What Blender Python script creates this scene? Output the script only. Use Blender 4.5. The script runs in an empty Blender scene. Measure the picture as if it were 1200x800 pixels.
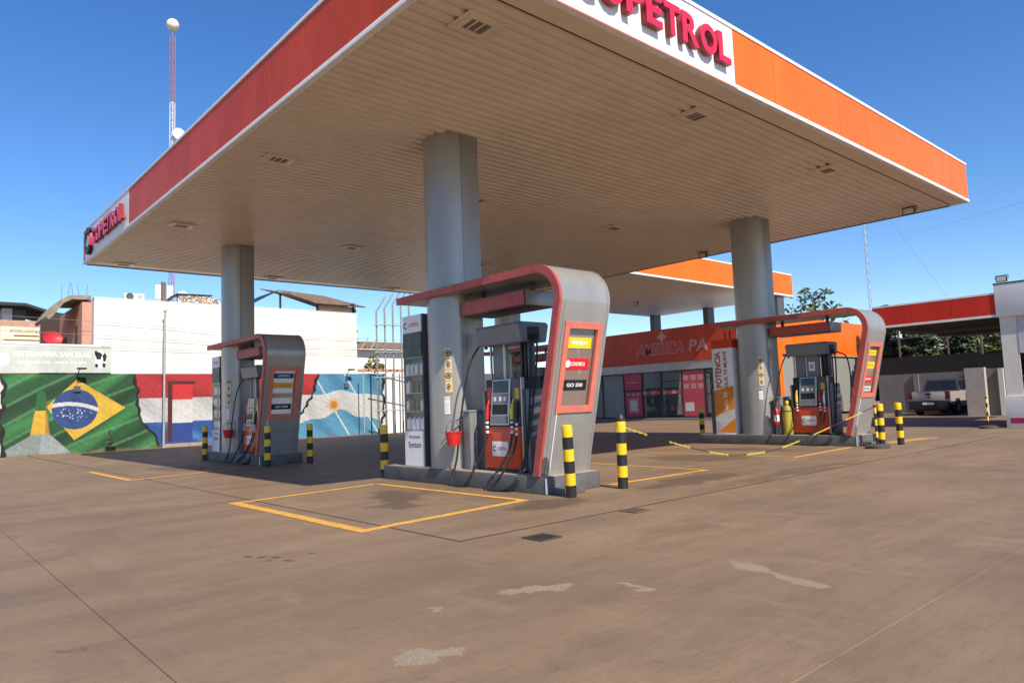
import bpy, bmesh, math, random
import numpy as np
from mathutils import Vector, Matrix
random.seed(4); rng = np.random.default_rng(4)
sc = bpy.context.scene
COL = sc.collection

# ------------------------------------------------------------------ camera
CAM_H = 1.30; F_PX = 834.33; YAW, PITCH, ROLL = (math.radians(a) for a in (48.5055, 5.0015, -2.1336))
def cam_axes():
    fwd = Vector((math.cos(YAW), math.sin(YAW), 0)); rt = Vector((math.sin(YAW), -math.cos(YAW), 0)); dn = Vector((0, 0, -1))
    c, s = math.cos(PITCH), math.sin(PITCH)
    dn2 = dn*c + fwd*s; fw2 = fwd*c - dn*s
    c, s = math.cos(ROLL), math.sin(ROLL)
    return rt*c - dn2*s, rt*s + dn2*c, fw2
_r, _d, _f = cam_axes()
cam = bpy.data.cameras.new('camera'); cam.sensor_width = 36; cam.lens = F_PX/1200*36; cam.clip_start = .05; cam.clip_end = 3000
co = bpy.data.objects.new('camera', cam); COL.objects.link(co)
co.matrix_world = Matrix(((_r.x, -_d.x, -_f.x, 0), (_r.y, -_d.y, -_f.y, 0), (_r.z, -_d.z, -_f.z, CAM_H), (0, 0, 0, 1)))
sc.camera = co
# ------------------------------------------------------------------ sky and sun
to_sun = Vector((-1.15, -6.3, 6.05)).normalized()
w = bpy.data.worlds.new('World'); sc.world = w; w.use_nodes = True
nt = w.node_tree; bg = nt.nodes['Background']
sky = nt.nodes.new('ShaderNodeTexSky'); sky.sky_type = 'NISHITA'; sky.sun_disc = False
sky.sun_elevation = math.asin(to_sun.z); sky.sun_rotation = math.atan2(to_sun.x, to_sun.y)
sky.altitude = 300; sky.air_density = 1.0; sky.dust_density = .3; sky.ozone_density = 3.0
hs = nt.nodes.new('ShaderNodeHueSaturation'); hs.inputs['Saturation'].default_value = 1.27; hs.inputs['Hue'].default_value = .508; nt.links.new(sky.outputs[0], hs.inputs['Color'])
nt.links.new(hs.outputs[0], bg.inputs[0]); bg.inputs[1].default_value = .130
sl = bpy.data.lights.new('sun', 'SUN'); sl.energy = 4.7; sl.angle = math.radians(.53); sl.color = (1, .89, .72)
so = bpy.data.objects.new('sun', sl); COL.objects.link(so); so.rotation_euler = to_sun.to_track_quat('Z', 'Y').to_euler(); so.location = (0, 0, 60)
sc.view_settings.view_transform = 'Standard'; sc.view_settings.look = 'None'; sc.view_settings.exposure = 0.46; sc.view_settings.gamma = 1

# ------------------------------------------------------------------ helpers
def S(r, g, b):
    return tuple((c/255/12.92 if c/255 <= .04045 else ((c/255+.055)/1.055)**2.4) for c in (r, g, b))
MATS = {}
def mat(name, col, rough=.5, metal=0., var=.12, scale=6., bump=0., streak=0., spec=.5, coat=0., dirt=None):
    if name in MATS: return MATS[name]
    m = bpy.data.materials.new(name); m.use_nodes = True; n = m.node_tree; L = n.links.new
    p = n.nodes['Principled BSDF']; p.inputs['Roughness'].default_value = rough; p.inputs['Metallic'].default_value = metal
    p.inputs['Specular IOR Level'].default_value = spec; p.inputs['Coat Weight'].default_value = coat
    g = n.nodes.new('ShaderNodeNewGeometry')
    mp = n.nodes.new('ShaderNodeMapping'); mp.inputs['Scale'].default_value = (1, 1, 1-.9*streak); L(g.outputs['Position'], mp.inputs[0])
    nz = n.nodes.new('ShaderNodeTexNoise'); nz.inputs['Scale'].default_value = scale; nz.inputs['Detail'].default_value = 8; nz.inputs['Roughness'].default_value = .62
    L(mp.outputs[0], nz.inputs[0])
    mr = n.nodes.new('ShaderNodeMapRange'); mr.inputs[1].default_value = .3; mr.inputs[2].default_value = .7; L(nz.outputs[0], mr.inputs[0])
    mx = n.nodes.new('ShaderNodeMix'); mx.data_type = 'RGBA'; L(mr.outputs[0], mx.inputs[0])
    lo = tuple(c*(1-var) for c in col) if dirt is None else dirt
    mx.inputs[6].default_value = (*lo, 1); mx.inputs[7].default_value = (*[min(1, c*(1+var)) for c in col], 1)
    L(mx.outputs[2], p.inputs['Base Color'])
    rr = n.nodes.new('ShaderNodeMapRange'); rr.inputs[3].default_value = min(1, rough*1.25); rr.inputs[4].default_value = rough*.85; L(nz.outputs[0], rr.inputs[0]); L(rr.outputs[0], p.inputs['Roughness'])
    if bump:
        b = n.nodes.new('ShaderNodeBump'); b.inputs['Strength'].default_value = bump; b.inputs['Distance'].default_value = .02
        n2 = n.nodes.new('ShaderNodeTexNoise'); n2.inputs['Scale'].default_value = scale*9; n2.inputs['Detail'].default_value = 6; L(g.outputs['Position'], n2.inputs[0])
        L(n2.outputs[0], b.inputs['Height']); L(b.outputs[0], p.inputs['Normal'])
    MATS[name] = m; return m
def vcol_mat(name, rough=.7):
    m = bpy.data.materials.new(name); m.use_nodes = True; n = m.node_tree; p = n.nodes['Principled BSDF']; p.inputs['Roughness'].default_value = rough
    a = n.nodes.new('ShaderNodeVertexColor'); a.layer_name = 'Col'
    g = n.nodes.new('ShaderNodeNewGeometry'); nz = n.nodes.new('ShaderNodeTexNoise'); nz.inputs['Scale'].default_value = 3; nz.inputs['Detail'].default_value = 9; n.links.new(g.outputs['Position'], nz.inputs[0])
    mr = n.nodes.new('ShaderNodeMapRange'); mr.inputs[3].default_value = .8; mr.inputs[4].default_value = 1.12; n.links.new(nz.outputs[0], mr.inputs[0])
    mx = n.nodes.new('ShaderNodeMix'); mx.data_type = 'RGBA'; mx.blend_type = 'MULTIPLY'; mx.inputs[0].default_value = 1
    n.links.new(a.outputs[0], mx.inputs[6]); n.links.new(mr.outputs[0], mx.inputs[7]); n.links.new(mx.outputs[2], p.inputs['Base Color']); return m
def glass_mat(name, tint=(.9, .95, .95), refl=.12, rough=.02, diff=None, dw=.5):
    m = bpy.data.materials.new(name); m.use_nodes = True; n = m.node_tree; n.nodes.clear(); L = n.links.new
    o = n.nodes.new('ShaderNodeOutputMaterial'); t = n.nodes.new('ShaderNodeBsdfTransparent'); t.inputs[0].default_value = (*tint, 1)
    if diff:
        df = n.nodes.new('ShaderNodeBsdfDiffuse'); df.inputs[0].default_value = (*diff, 1); m2 = n.nodes.new('ShaderNodeMixShader'); m2.inputs[0].default_value = dw; L(t.outputs[0], m2.inputs[1]); L(df.outputs[0], m2.inputs[2]); t = m2
    g = n.nodes.new('ShaderNodeBsdfGlossy'); g.inputs['Roughness'].default_value = rough
    lw = n.nodes.new('ShaderNodeLayerWeight'); lw.inputs[0].default_value = .5; pw = n.nodes.new('ShaderNodeMath'); pw.operation = 'POWER'; pw.inputs[1].default_value = 4; L(lw.outputs['Facing'], pw.inputs[0])
    ad = n.nodes.new('ShaderNodeMath'); ad.operation = 'MULTIPLY_ADD'; ad.inputs[1].default_value = .7; ad.inputs[2].default_value = refl; ad.use_clamp = True; L(pw.outputs[0], ad.inputs[0])
    mx = n.nodes.new('ShaderNodeMixShader'); L(ad.outputs[0], mx.inputs[0]); L(t.outputs[0], mx.inputs[1]); L(g.outputs[0], mx.inputs[2]); L(mx.outputs[0], o.inputs[0]); return m
ORG = {}; OFF = Vector((0, 0, 0))
def V(*a): return Vector(a)
def root(name, label, cat, loc, group=None):
    o = bpy.data.objects.new(name, None); COL.objects.link(o); o.empty_display_size = .1
    o.location = V(*loc)+OFF; o['label'] = label; o['category'] = cat
    if group: o['group'] = group
    ORG[o] = V(*loc)+OFF; return o
def tag(o, label, cat, group=None):
    o['label'] = label; o['category'] = cat
    if group: o['group'] = group
    return o
class B:
    def __init__(s): s.bm = bmesh.new()
    def box(s, x0, x1, y0, y1, z0, z1, bev=0, seg=2):
        vs = [s.bm.verts.new((x, y, z)) for x in (x0, x1) for y in (y0, y1) for z in (z0, z1)]
        fs = [s.bm.faces.new([vs[i] for i in f]) for f in ((0, 1, 3, 2), (4, 6, 7, 5), (0, 4, 5, 1), (2, 3, 7, 6), (0, 2, 6, 4), (1, 5, 7, 3))]
        if bev:
            es = list({e for f in fs for e in f.edges}); bmesh.ops.bevel(s.bm, geom=es, offset=bev, segments=seg, affect='EDGES', profile=.6)
        return s
    def prism(s, pts, ax, a0, a1):
        def P(u, v, a): return {'x': (a, u, v), 'y': (u, a, v), 'z': (u, v, a)}[ax]
        A = [s.bm.verts.new(P(u, v, a0)) for u, v in pts]; Bv = [s.bm.verts.new(P(u, v, a1)) for u, v in pts]; n = len(pts)
        fs = [s.bm.faces.new(A), s.bm.faces.new(Bv[::-1])]
        for i in range(n): fs.append(s.bm.faces.new((A[i], Bv[i], Bv[(i+1) % n], A[(i+1) % n])))
        bmesh.ops.recalc_face_normals(s.bm, faces=fs); return s
    def hexa(s, p):      # 8 points: bottom 4 ccw, top 4 ccw
        vs = [s.bm.verts.new(q) for q in p]
        fs = [s.bm.faces.new([vs[i] for i in f]) for f in ((3, 2, 1, 0), (4, 5, 6, 7), (0, 1, 5, 4), (1, 2, 6, 5), (2, 3, 7, 6), (3, 0, 4, 7))]
        bmesh.ops.recalc_face_normals(s.bm, faces=fs); return s
    def tube(s, pts, r, n=8, cap=True):
        pts = [Vector(p) for p in pts]; rings = []; up = None
        rs = r if isinstance(r, (list, tuple)) else [r]*len(pts)
        for i, p in enumerate(pts):
            t = (pts[min(i+1, len(pts)-1)]-pts[max(i-1, 0)]).normalized()
            if up is None: up = t.orthogonal().normalized()
            up = (up-t*up.dot(t)).normalized() if (up-t*up.dot(t)).length > 1e-5 else t.orthogonal().normalized()
            sd = t.cross(up)
            rings.append([s.bm.verts.new(p+(up*math.cos(2*math.pi*k/n)+sd*math.sin(2*math.pi*k/n))*rs[i]) for k in range(n)])
        for a, b in zip(rings, rings[1:]):
            for k in range(n): s.bm.faces.new((a[k], a[(k+1) % n], b[(k+1) % n], b[k]))
        if cap: s.bm.faces.new(rings[0][::-1]); s.bm.faces.new(rings[-1])
        return s
    def lathe(s, prof, c, n=16, ax='z'):
        rings = []
        for r, h in prof:
            ring = []
            for k in range(n):
                a = 2*math.pi*k/n; u, v = r*math.cos(a), r*math.sin(a)
                q = {'z': (u, v, h), 'x': (h, u, v), 'y': (v, h, u)}[ax]
                ring.append(s.bm.verts.new((c[0]+q[0], c[1]+q[1], c[2]+q[2])))
            rings.append(ring)
        for a, b in zip(rings, rings[1:]):
            for k in range(n): s.bm.faces.new((a[k], a[(k+1) % n], b[(k+1) % n], b[k]))
        s.bm.faces.new(rings[0][::-1]); s.bm.faces.new(rings[-1]); return s
    def poly(s, pts): s.bm.faces.new([s.bm.verts.new(p) for p in pts]); return s
    def done(s, name, m, parent=None, smooth=False):
        me = bpy.data.meshes.new(name); s.bm.normal_update()
        if parent is not None: org = ORG[parent]; shift = OFF-org
        else:
            xs = [v.co for v in s.bm.verts]; lo = [min(c[i] for c in xs) for i in range(3)]; hi = [max(c[i] for c in xs) for i in range(3)]
            b = V((lo[0]+hi[0])/2, (lo[1]+hi[1])/2, lo[2]); org = b+OFF; shift = -b
        bmesh.ops.translate(s.bm, verts=s.bm.verts, vec=shift); s.bm.to_mesh(me); s.bm.free()
        if smooth:
            me.polygons.foreach_set('use_smooth', [True]*len(me.polygons)); me.update()
            try: me.set_sharp_from_angle(angle=math.radians(38))
            except Exception: pass
        for q in (m if isinstance(m, (list, tuple)) else [m]): me.materials.append(q)
        o = bpy.data.objects.new(name, me); COL.objects.link(o)
        if parent is not None: o.parent = parent
        else: o.location = org
        ORG[o] = org; return o
def box(name, m, parent, x0, x1, y0, y1, z0, z1, bev=0): return B().box(x0, x1, y0, y1, z0, z1, bev).done(name, m, parent, smooth=bev > 0)
def struct(o): o['kind'] = 'structure'; return o
def text_bm(body, offset=.012, extr=0.):
    cu = bpy.data.curves.new('t', 'FONT'); cu.body = body; cu.size = 1; cu.offset = offset; cu.extrude = extr; cu.resolution_u = 3
    o = bpy.data.objects.new('t', cu); COL.objects.link(o); dg = bpy.context.evaluated_depsgraph_get(); dg.update()
    me = bpy.data.meshes.new_from_object(o.evaluated_get(dg)); bpy.data.objects.remove(o); bm = bmesh.new(); bm.from_mesh(me); bpy.data.meshes.remove(me); return bm
def text(body, name, m, parent, p, right, up, width=None, height=None, offset=.012, extr=.002, slant=0., split=False):
    """flat lettering: p is the centre on the surface, right/up unit vectors"""
    bm = text_bm(body, offset, .5); b = B(); b.bm.free(); b.bm = bm
    xs = [v.co.x for v in bm.verts]; ys = [v.co.y for v in bm.verts]; x0, x1, y0, y1 = min(xs), max(xs), min(ys), max(ys)
    sx = (width/(x1-x0)) if width else None; sy = (height/(y1-y0)) if height else None
    sx = sx or sy; sy = sy or sx
    r, u = Vector(right), Vector(up); n = r.cross(u); p = Vector(p)
    for v in bm.verts:
        a = (v.co.x-(x0+x1)/2)*sx + (v.co.y-y0)*sy*slant; q = (v.co.y-(y0+y1)/2)*sy; v.co = p+r*a+u*q+n*((v.co.z+.5)*extr)
    if split:
        left = set(bm.faces); 
        while left:
            st_ = [left.pop()]; comp = list(st_)
            while st_:
                for e in st_.pop().edges:
                    for f in e.link_faces:
                        if f in left: left.discard(f); st_.append(f); comp.append(f)
            q = B(); mp = {}
            for f in comp: q.bm.faces.new([mp.setdefault(v, None) or mp.__setitem__(v, q.bm.verts.new(v.co)) or mp[v] for v in f.verts])
            q.done(name, m, parent)
        bm.free(); return None
    o = b.done(name, m, parent); o['kind'] = 'stuff'; return o
# sheet facing -X or -Y : a thin printed panel
RX, RY, UP = (0, -1, 0), (1, 0, 0), (0, 0, 1)   # reading direction on faces turned to -X / -Y

# ------------------------------------------------------------------ materials
M_conc = bpy.data.materials.new('forecourt_concrete'); M_conc.use_nodes = True
def ground_nodes(m):
    n = m.node_tree; L = n.links.new; p = n.nodes['Principled BSDF']
    g = n.nodes.new('ShaderNodeNewGeometry')
    def noise(scale, det=8, sx=1, sy=1, rgh=.6, rot=0):
        mp = n.nodes.new('ShaderNodeMapping'); mp.inputs['Scale'].default_value = (sx, sy, 1); mp.inputs['Rotation'].default_value = (0, 0, rot); L(g.outputs['Position'], mp.inputs[0])
        z = n.nodes.new('ShaderNodeTexNoise'); z.inputs['Scale'].default_value = scale; z.inputs['Detail'].default_value = det; z.inputs['Roughness'].default_value = rgh; L(mp.outputs[0], z.inputs[0]); return z.outputs[0]
    def ramp(x, a, b, lo=0., hi=1.):
        r = n.nodes.new('ShaderNodeMapRange'); r.inputs[1].default_value = a; r.inputs[2].default_value = b; r.inputs[3].default_value = lo; r.inputs[4].default_value = hi; L(x, r.inputs[0]); return r.outputs[0]
    def mix(f, a, b, mode='MIX'):
        x = n.nodes.new('ShaderNodeMix'); x.data_type = 'RGBA'; x.blend_type = mode
        if isinstance(f, float): x.inputs[0].default_value = f
        else: L(f, x.inputs[0])
        for i, q in ((6, a), (7, b)):
            if isinstance(q, tuple): x.inputs[i].default_value = (*q, 1)
            else: L(q, x.inputs[i])
        return x.outputs[2]
    c = mix(ramp(noise(.35, 6), .35, .65), (.196, .134, .085), (.266, .181, .113))
    c = mix(ramp(noise(.9, 9, .5, 1.6, .7, .5), .44, .66, 0, .8), c, (.152, .108, .070))
    c = mix(ramp(noise(1.6, 8, 1, .35, .65, -.3), .56, .72), c, (.265, .185, .120))
    c = mix(ramp(noise(3.2, 10, 1, 1, .75), .57, .75, 0, .6), c, (.112, .082, .058))
    c = mix(ramp(noise(11, 9, .35, 2.2, .72, .3), .52, .70, 0, .38), c, (.12, .083, .057))
    c = mix(ramp(noise(9, 9, 2.2, .4, .72, .15), .55, .72, 0, .35), c, (.27, .195, .135))
    c = mix(ramp(noise(26, 8, 1, 1, .7), .55, .72, 0, .5), c, (.27, .20, .145))
    c = mix(ramp(noise(34, 6, 1, 1, .7, 1.), .60, .70, 0, .5), c, (.085, .06, .043))
    nzc = n.nodes.new('ShaderNodeTexNoise'); nzc.inputs['Scale'].default_value = 1.6; nzc.inputs['Detail'].default_value = 7; nzc.inputs['Roughness'].default_value = .6; L(g.outputs['Position'], nzc.inputs[0])
    dsp = n.nodes.new('ShaderNodeVectorMath'); dsp.operation = 'MULTIPLY_ADD'; L(nzc.outputs['Color'], dsp.inputs[0]); dsp.inputs[1].default_value = (1.3, 1.3, 0); dsp.inputs[2].default_value = (-.65, -.65, 0)
    pd = n.nodes.new('ShaderNodeVectorMath'); pd.operation = 'ADD'; L(g.outputs['Position'], pd.inputs[0]); L(dsp.outputs[0], pd.inputs[1])
    for cx, cy, rx, ry, rot, amt, src in ((5.75, 9.2, .42, .95, -.5, .62, pd), (5.2, 8.35, .25, .5, .3, .55, pd), (9.6, 6.75, 1.3, .42, .05, .6, pd), (6.55, 6.8, .65, .35, .1, .6, pd), (13.2, 8.9, .9, 1.2, .4, .5, pd), (15.6, 9.2, .5, 1.2, .2, .5, pd), (5.6, 19, .6, 1.4, .2, .5, pd), (11.5, 5.9, 2.2, .25, 0, .35, pd), (2.62, 6.5, .05, .05, 0, .7, None), (2.54, 6.62, .035, .06, 0, .7, None), (2.70, 6.38, .04, .06, 0, .7, None), (2.72, 6.15, .035, .07, .4, .7, None), (2.60, 6.30, .03, .04, 0, .7, None), (3.0, 6.3, .03, .04, 0, .7, None)):
        mp = n.nodes.new('ShaderNodeMapping'); mp.vector_type = 'TEXTURE'; mp.inputs['Location'].default_value = (cx, cy, 0); mp.inputs['Rotation'].default_value = (0, 0, rot); mp.inputs['Scale'].default_value = (rx, ry, 1)
        L((src.outputs[0] if src else g.outputs['Position']), mp.inputs[0]); ln = n.nodes.new('ShaderNodeVectorMath'); ln.operation = 'LENGTH'; L(mp.outputs[0], ln.inputs[0])
        c = mix(ramp(ln.outputs['Value'], .75, 1.1, amt, 0.), c, (.060, .043, .032))
    c = mix(ramp(noise(2.2, 7, .07, 2.6, .6, .82), .55, .68, 0, .13), c, (.10, .076, .055))
    c = mix(ramp(noise(2.6, 7, 2.4, .06, .6, .25), .57, .70, 0, .12), c, (.10, .076, .055))
    vo = n.nodes.new('ShaderNodeTexVoronoi'); vo.inputs['Scale'].default_value = 1.9; L(pd.outputs[0], vo.inputs['Vector']); c = mix(ramp(vo.outputs['Distance'], .025, .06, .55, 0.), c, (.065, .048, .036))
    nzp = n.nodes.new('ShaderNodeTexNoise'); nzp.inputs['Scale'].default_value = 7; nzp.inputs['Detail'].default_value = 9; nzp.inputs['Roughness'].default_value = .68; L(g.outputs['Position'], nzp.inputs[0])
    dp = n.nodes.new('ShaderNodeVectorMath'); dp.operation = 'MULTIPLY_ADD'; L(nzp.outputs['Color'], dp.inputs[0]); dp.inputs[1].default_value = (.34, .34, 0); dp.inputs[2].default_value = (-.17, -.17, 0)
    pp = n.nodes.new('ShaderNodeVectorMath'); pp.operation = 'ADD'; L(g.outputs['Position'], pp.inputs[0]); L(dp.outputs[0], pp.inputs[1])
    grit = mix(ramp(noise(60, 6, 1, 1, .75), .42, .60), (.36, .30, .225), (.20, .155, .11))
    for cx, cy, rx, ry, rot in ((3.42, 3.82, .20, .085, -.5), (3.63, 3.69, .16, .06, -.35), (3.99, 3.36, .05, .11, 0), (3.96, 3.18, .05, .07, .3), (4.98, 3.0, .11, .20, -.3), (4.88, 2.68, .05, .14, -.4), (4.80, 2.44, .07, .13, -.4), (2.14, 3.27, .12, .12, -.5), (2.30, 3.18, .10, .06, -.5), (2.7, 3.9, .06, .05, 0)):
        mp = n.nodes.new('ShaderNodeMapping'); mp.vector_type = 'TEXTURE'; mp.inputs['Location'].default_value = (cx, cy, 0); mp.inputs['Rotation'].default_value = (0, 0, rot); mp.inputs['Scale'].default_value = (rx, ry, 1)
        L(pp.outputs[0], mp.inputs[0]); ln = n.nodes.new('ShaderNodeVectorMath'); ln.operation = 'LENGTH'; L(mp.outputs[0], ln.inputs[0])
        c = mix(ramp(ln.outputs['Value'], .86, 1.08, .80, 0.), c, grit)
    sp = ramp(noise(190, 4, 1, 1, .7), .3, .7, .74, 1.26)
    c = mix(1., c, sp, 'MULTIPLY'); L(c, p.inputs['Base Color'])
    L(ramp(noise(2.2, 8), .3, .7, .55, .8), p.inputs['Roughness']); p.inputs['Specular IOR Level'].default_value = .35
    b = n.nodes.new('ShaderNodeBump'); b.inputs['Strength'].default_value = .5; b.inputs['Distance'].default_value = .006; L(noise(70, 8, 1, 1, .7), b.inputs['Height']); L(b.outputs[0], p.inputs['Normal'])
ground_nodes(M_conc)
M_dirt = mat('joint_dirt', (.11, .078, .055), .9, var=.4, scale=3)
M_earth = mat('earth', (.17, .12, .085), .95, var=.25, scale=.3)
M_patch = mat('cement_patch', (.36, .29, .215), .9, var=.25, scale=14, bump=.5)
M_stain = mat('oil_stain', (.085, .06, .045), .5, var=.2, scale=5)
M_yline = mat('yellow_road_paint', S(232, 170, 60), .7, var=.05, scale=9, dirt=(.42, .25, .08), bump=.2)
M_orange = mat('orange_panel', (.88, .142, .006), .4, var=.13, scale=1.2, streak=.7, spec=.3, bump=.07)
M_redshade = mat('shaded_red_orange_panel', (.62, .066, .012), .45, var=.16, scale=1.4, streak=.7, spec=.25, bump=.07)  # darker, redder copy of the orange fascia; shade put into its colour
M_white = mat('white_panel', (.78, .78, .78), .4, var=.05, scale=3, streak=.8)
M_whtrim = mat('white_trim', (.74, .73, .72), .45, var=.1, scale=5)
M_soffit = mat('soffit_metal', (.69, .585, .46), .30, var=.07, scale=1.5)
M_soffd = mat('soffit_gap', (.10, .08, .06), .8)
M_black = mat('black_metal', (.015, .015, .016), .5, var=.2)
M_silver = mat('silver_paint', (.34, .338, .335), .32, .35, var=.11, scale=2.5, streak=.75)
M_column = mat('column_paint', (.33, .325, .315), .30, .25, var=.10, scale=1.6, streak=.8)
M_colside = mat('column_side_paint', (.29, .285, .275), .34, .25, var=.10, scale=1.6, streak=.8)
M_dgray = mat('dark_grey_paint', (.085, .088, .095), .45, .1, var=.12, scale=5)
M_mgray = mat('mid_grey_paint', (.20, .205, .215), .45, .15, var=.1, scale=4)
M_kerb = mat('kerb_grey_paint', (.10, .105, .115), .65, var=.22, scale=4, bump=.3, dirt=(.075, .07, .065))
M_kerbtop = mat('kerb_top_cement', (.32, .25, .20), .85, var=.25, scale=5, bump=.3)
M_trimshade = mat('arch_trim_shaded', (.42, .075, .062), .5, var=.18, scale=7)  # salmon paint of the window frame, darkened here to carry the shade
M_salmon = mat('arch_frame_salmon', (.62, .17, .12), .5, var=.12, scale=9)
M_fuelor = mat('dispenser_orange', (.60, .068, .018), .35, var=.1, scale=5)
M_rubber = mat('black_rubber', (.018, .018, .02), .55, var=.2)
M_yellow = mat('bollard_yellow', (.80, .50, .012), .45, var=.1, scale=12)
M_redpl = mat('red_plastic', (.58, .022, .022), .35, var=.1)
M_yelpl = mat('yellow_plastic', (.80, .60, .06), .4, var=.1)
M_screen = mat('screen_dark', (.03, .034, .045), .15, var=.1)
M_steel = mat('brushed_steel', (.45, .45, .44), .35, .7, var=.1)
M_galv = mat('galvanised_steel', (.42, .43, .44), .5, .4, var=.15)
M_wallw = mat('white_render_wall', (.80, .80, .78), .8, var=.04, scale=.9, streak=.6, bump=.15)
M_wallg = mat('weathered_white_wall', (.66, .65, .62), .85, var=.12, scale=1.2, streak=.6, bump=.15)
M_pink = mat('pink_render', (.50, .27, .20), .85, var=.12, scale=1.5, bump=.2)
M_brickw = mat('bare_brick', (.44, .28, .20), .9, var=.2, scale=4, bump=.4)
M_oldconc = mat('stained_concrete', (.34, .29, .235), .9, var=.2, scale=2, bump=.3, dirt=(.17, .13, .10))
M_rust = mat('rusty_sheet', (.17, .115, .085), .8, var=.25, scale=3)
M_timber = mat('ochre_boards', (.46, .33, .21), .85, var=.2, scale=3)
M_tan = mat('brown_pipe', (.30, .25, .20), .7)
M_letter = mat('letter_face_red', (.74, .018, .065), .35, var=.05)
M_letside = mat('letter_side_red', (.30, .012, .022), .4, var=.1)
M_navy = mat('navy_ink', (.02, .03, .16), .5); M_gold = mat('gold_print', (.62, .40, .05), .5); M_ink = mat('black_ink', (.012, .012, .012), .5)
M_wink = mat('white_ink', (.82, .82, .82), .5, var=.03); M_pyel = mat('yellow_print', (.86, .60, .01), .5, var=.03); M_pred = mat('red_print', (.70, .012, .02), .5, var=.03)
M_por = mat('orange_print', (.72, .24, .02), .5, var=.06); M_lgrey = mat('light_grey_print', (.60, .60, .60), .5, var=.05); M_brown = mat('brown_ink', (.38, .10, .03), .5)
M_glass = glass_mat('clear_glass', (.93, .95, .95), .03); M_shopgl = glass_mat('shop_glass', (.80, .83, .83), .06); M_archgl = glass_mat('sign_window_glass', (.72, .72, .70), .04, diff=(.34, .26, .23), dw=.6)
M_pinkp = mat('pink_poster', (.46, .06, .10), .5, var=.15, scale=6); M_pinkl = mat('pale_pink_print', (.50, .25, .26), .5, var=.1)
M_green = mat('dark_green_print', (.03, .07, .04), .4, var=.5, scale=6, dirt=(.006, .008, .007))
M_tyre = M_rubber

# ------------------------------------------------------------------ ground
struct(B().poly([(-600, -600, -.034), (900, -600, -.034), (900, 900, -.034), (-600, 900, -.034)]).done('ground', M_earth))
fore = struct(B().poly([(-16, -13, -.006), (60, -13, -.006), (60, 36, -.006), (-16, 36, -.006)]).done('forecourt', M_dirt)); ORG_f = fore
xl = [-16, -10.7, -7.73, -4.78, -1.83, 1.12, 4.20, 9.95, 15.85, 21.6, 27.5, 33.4, 40, 50, 60]
yl = [-13, -10.1, -6.2, -2.25, 1.70, 5.65, 14.9, 25.0, 36]
yl_all = yl
for i in range(len(xl)-1):
    yl = yl_all if xl[i] > 4 else [-13, -6.2, 1.70, 25.0, 36]
    for j in range(len(yl)-1):
        x0, x1, y0, y1 = xl[i], xl[i+1], yl[j], yl[j+1]
        def gp(v, along_x): 
            if along_x and abs(v-4.20) < .01 and y0 > 5: return .038
            if (not along_x) and abs(v-5.65) < .01 and x1 > 4.3: return .028
            return .003
        dz = random.uniform(-.0015, .0015)
        B().box(x0+gp(x0, 1), x1-gp(x1, 1), y0+gp(y0, 0), y1-gp(y1, 0), -.028, dz, .003, 1).done('concrete_slab', M_conc, fore)
struct(B().box(4.163, 4.237, 5.62, 36, -.0055, -.004).box(4.2375, 21.6, 5.622, 5.678, -.0055, -.004).done('drain_groove', M_ink))
def line(x0, y0, x1, y1, wd=.10, name='painted_line'):
    d = (V(x1, y1, 0)-V(x0, y0, 0)).normalized(); n = V(-d.y, d.x, 0)*wd/2; L_ = (V(x1, y1, 0)-V(x0, y0, 0)).length; k = max(2, int(L_/.12)); a = []; b = []
    for i in range(k+1):
        p = V(x0, y0, 0)+d*(L_*i/k); j1, j2 = random.uniform(-.006, .006), random.uniform(-.006, .006)
        a.append((p.x+n.x*(1+j1*12), p.y+n.y*(1+j1*12))); b.append((p.x-n.x*(1+j2*12), p.y-n.y*(1+j2*12)))
    struct(B().prism(a+b[::-1], 'z', .0035, .0085).done(name, M_yline))
line(3.90, 6.88, 3.90, 10.75, .15); line(3.98, 6.95, 6.55, 7.25, .11); line(6.50, 7.32, 6.47, 10.95, .10); line(3.98, 10.68, 6.42, 11.02, .08)
line(3.92, 16.7, 3.90, 20.4, .13); line(4.0, 16.75, 6.4, 17.3, .07)
line(8.45, 7.40, 11.02, 7.37, .09); line(11.0, 7.45, 11.12, 10.6, .08); line(8.4, 8.6, 8.42, 11, .06)
line(13.95, 7.25, 16.9, 7.38, .09); line(14.0, 7.32, 13.95, 11.0, .08); line(18.5, 7.15, 20.8, 6.82, .10); line(18.6, 7.35, 20.7, 7.05, .07)
def manhole(x, y, label, m):
    r = root('drain_cover', label, 'drain cover', (x, y, 0), 'drain covers in the forecourt'); b = B(); h = .14; i = .115
    b.box(x-h, x+h, y-h, y-i, .002, .012).box(x-h, x+h, y+i, y+h, .002, .012).box(x-h, x-i, y-i+.001, y+i-.001, .002, .012).box(x+i, x+h, y-i+.001, y+i-.001, .002, .012); b.done('frame', m, r)
    box('backing', M_ink, r, x-i+.001, x+i-.001, y-i+.001, y+i-.001, .002, .005)
    for k in range(6): box('bar', m, r, x-.108+k*.038, x-.086+k*.038, y-i+.002, y+i-.002, .0055, .011)
manhole(4.82, 5.12, 'dark square drain cover nearest the camera, outside the drain groove', mat('cast_iron', (.055, .05, .045), .6, .2, var=.3))
manhole(6.64, 5.45, 'faint brown square drain cover below the right front bollard', mat('rusty_iron', (.13, .085, .06), .7, var=.3))

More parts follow.
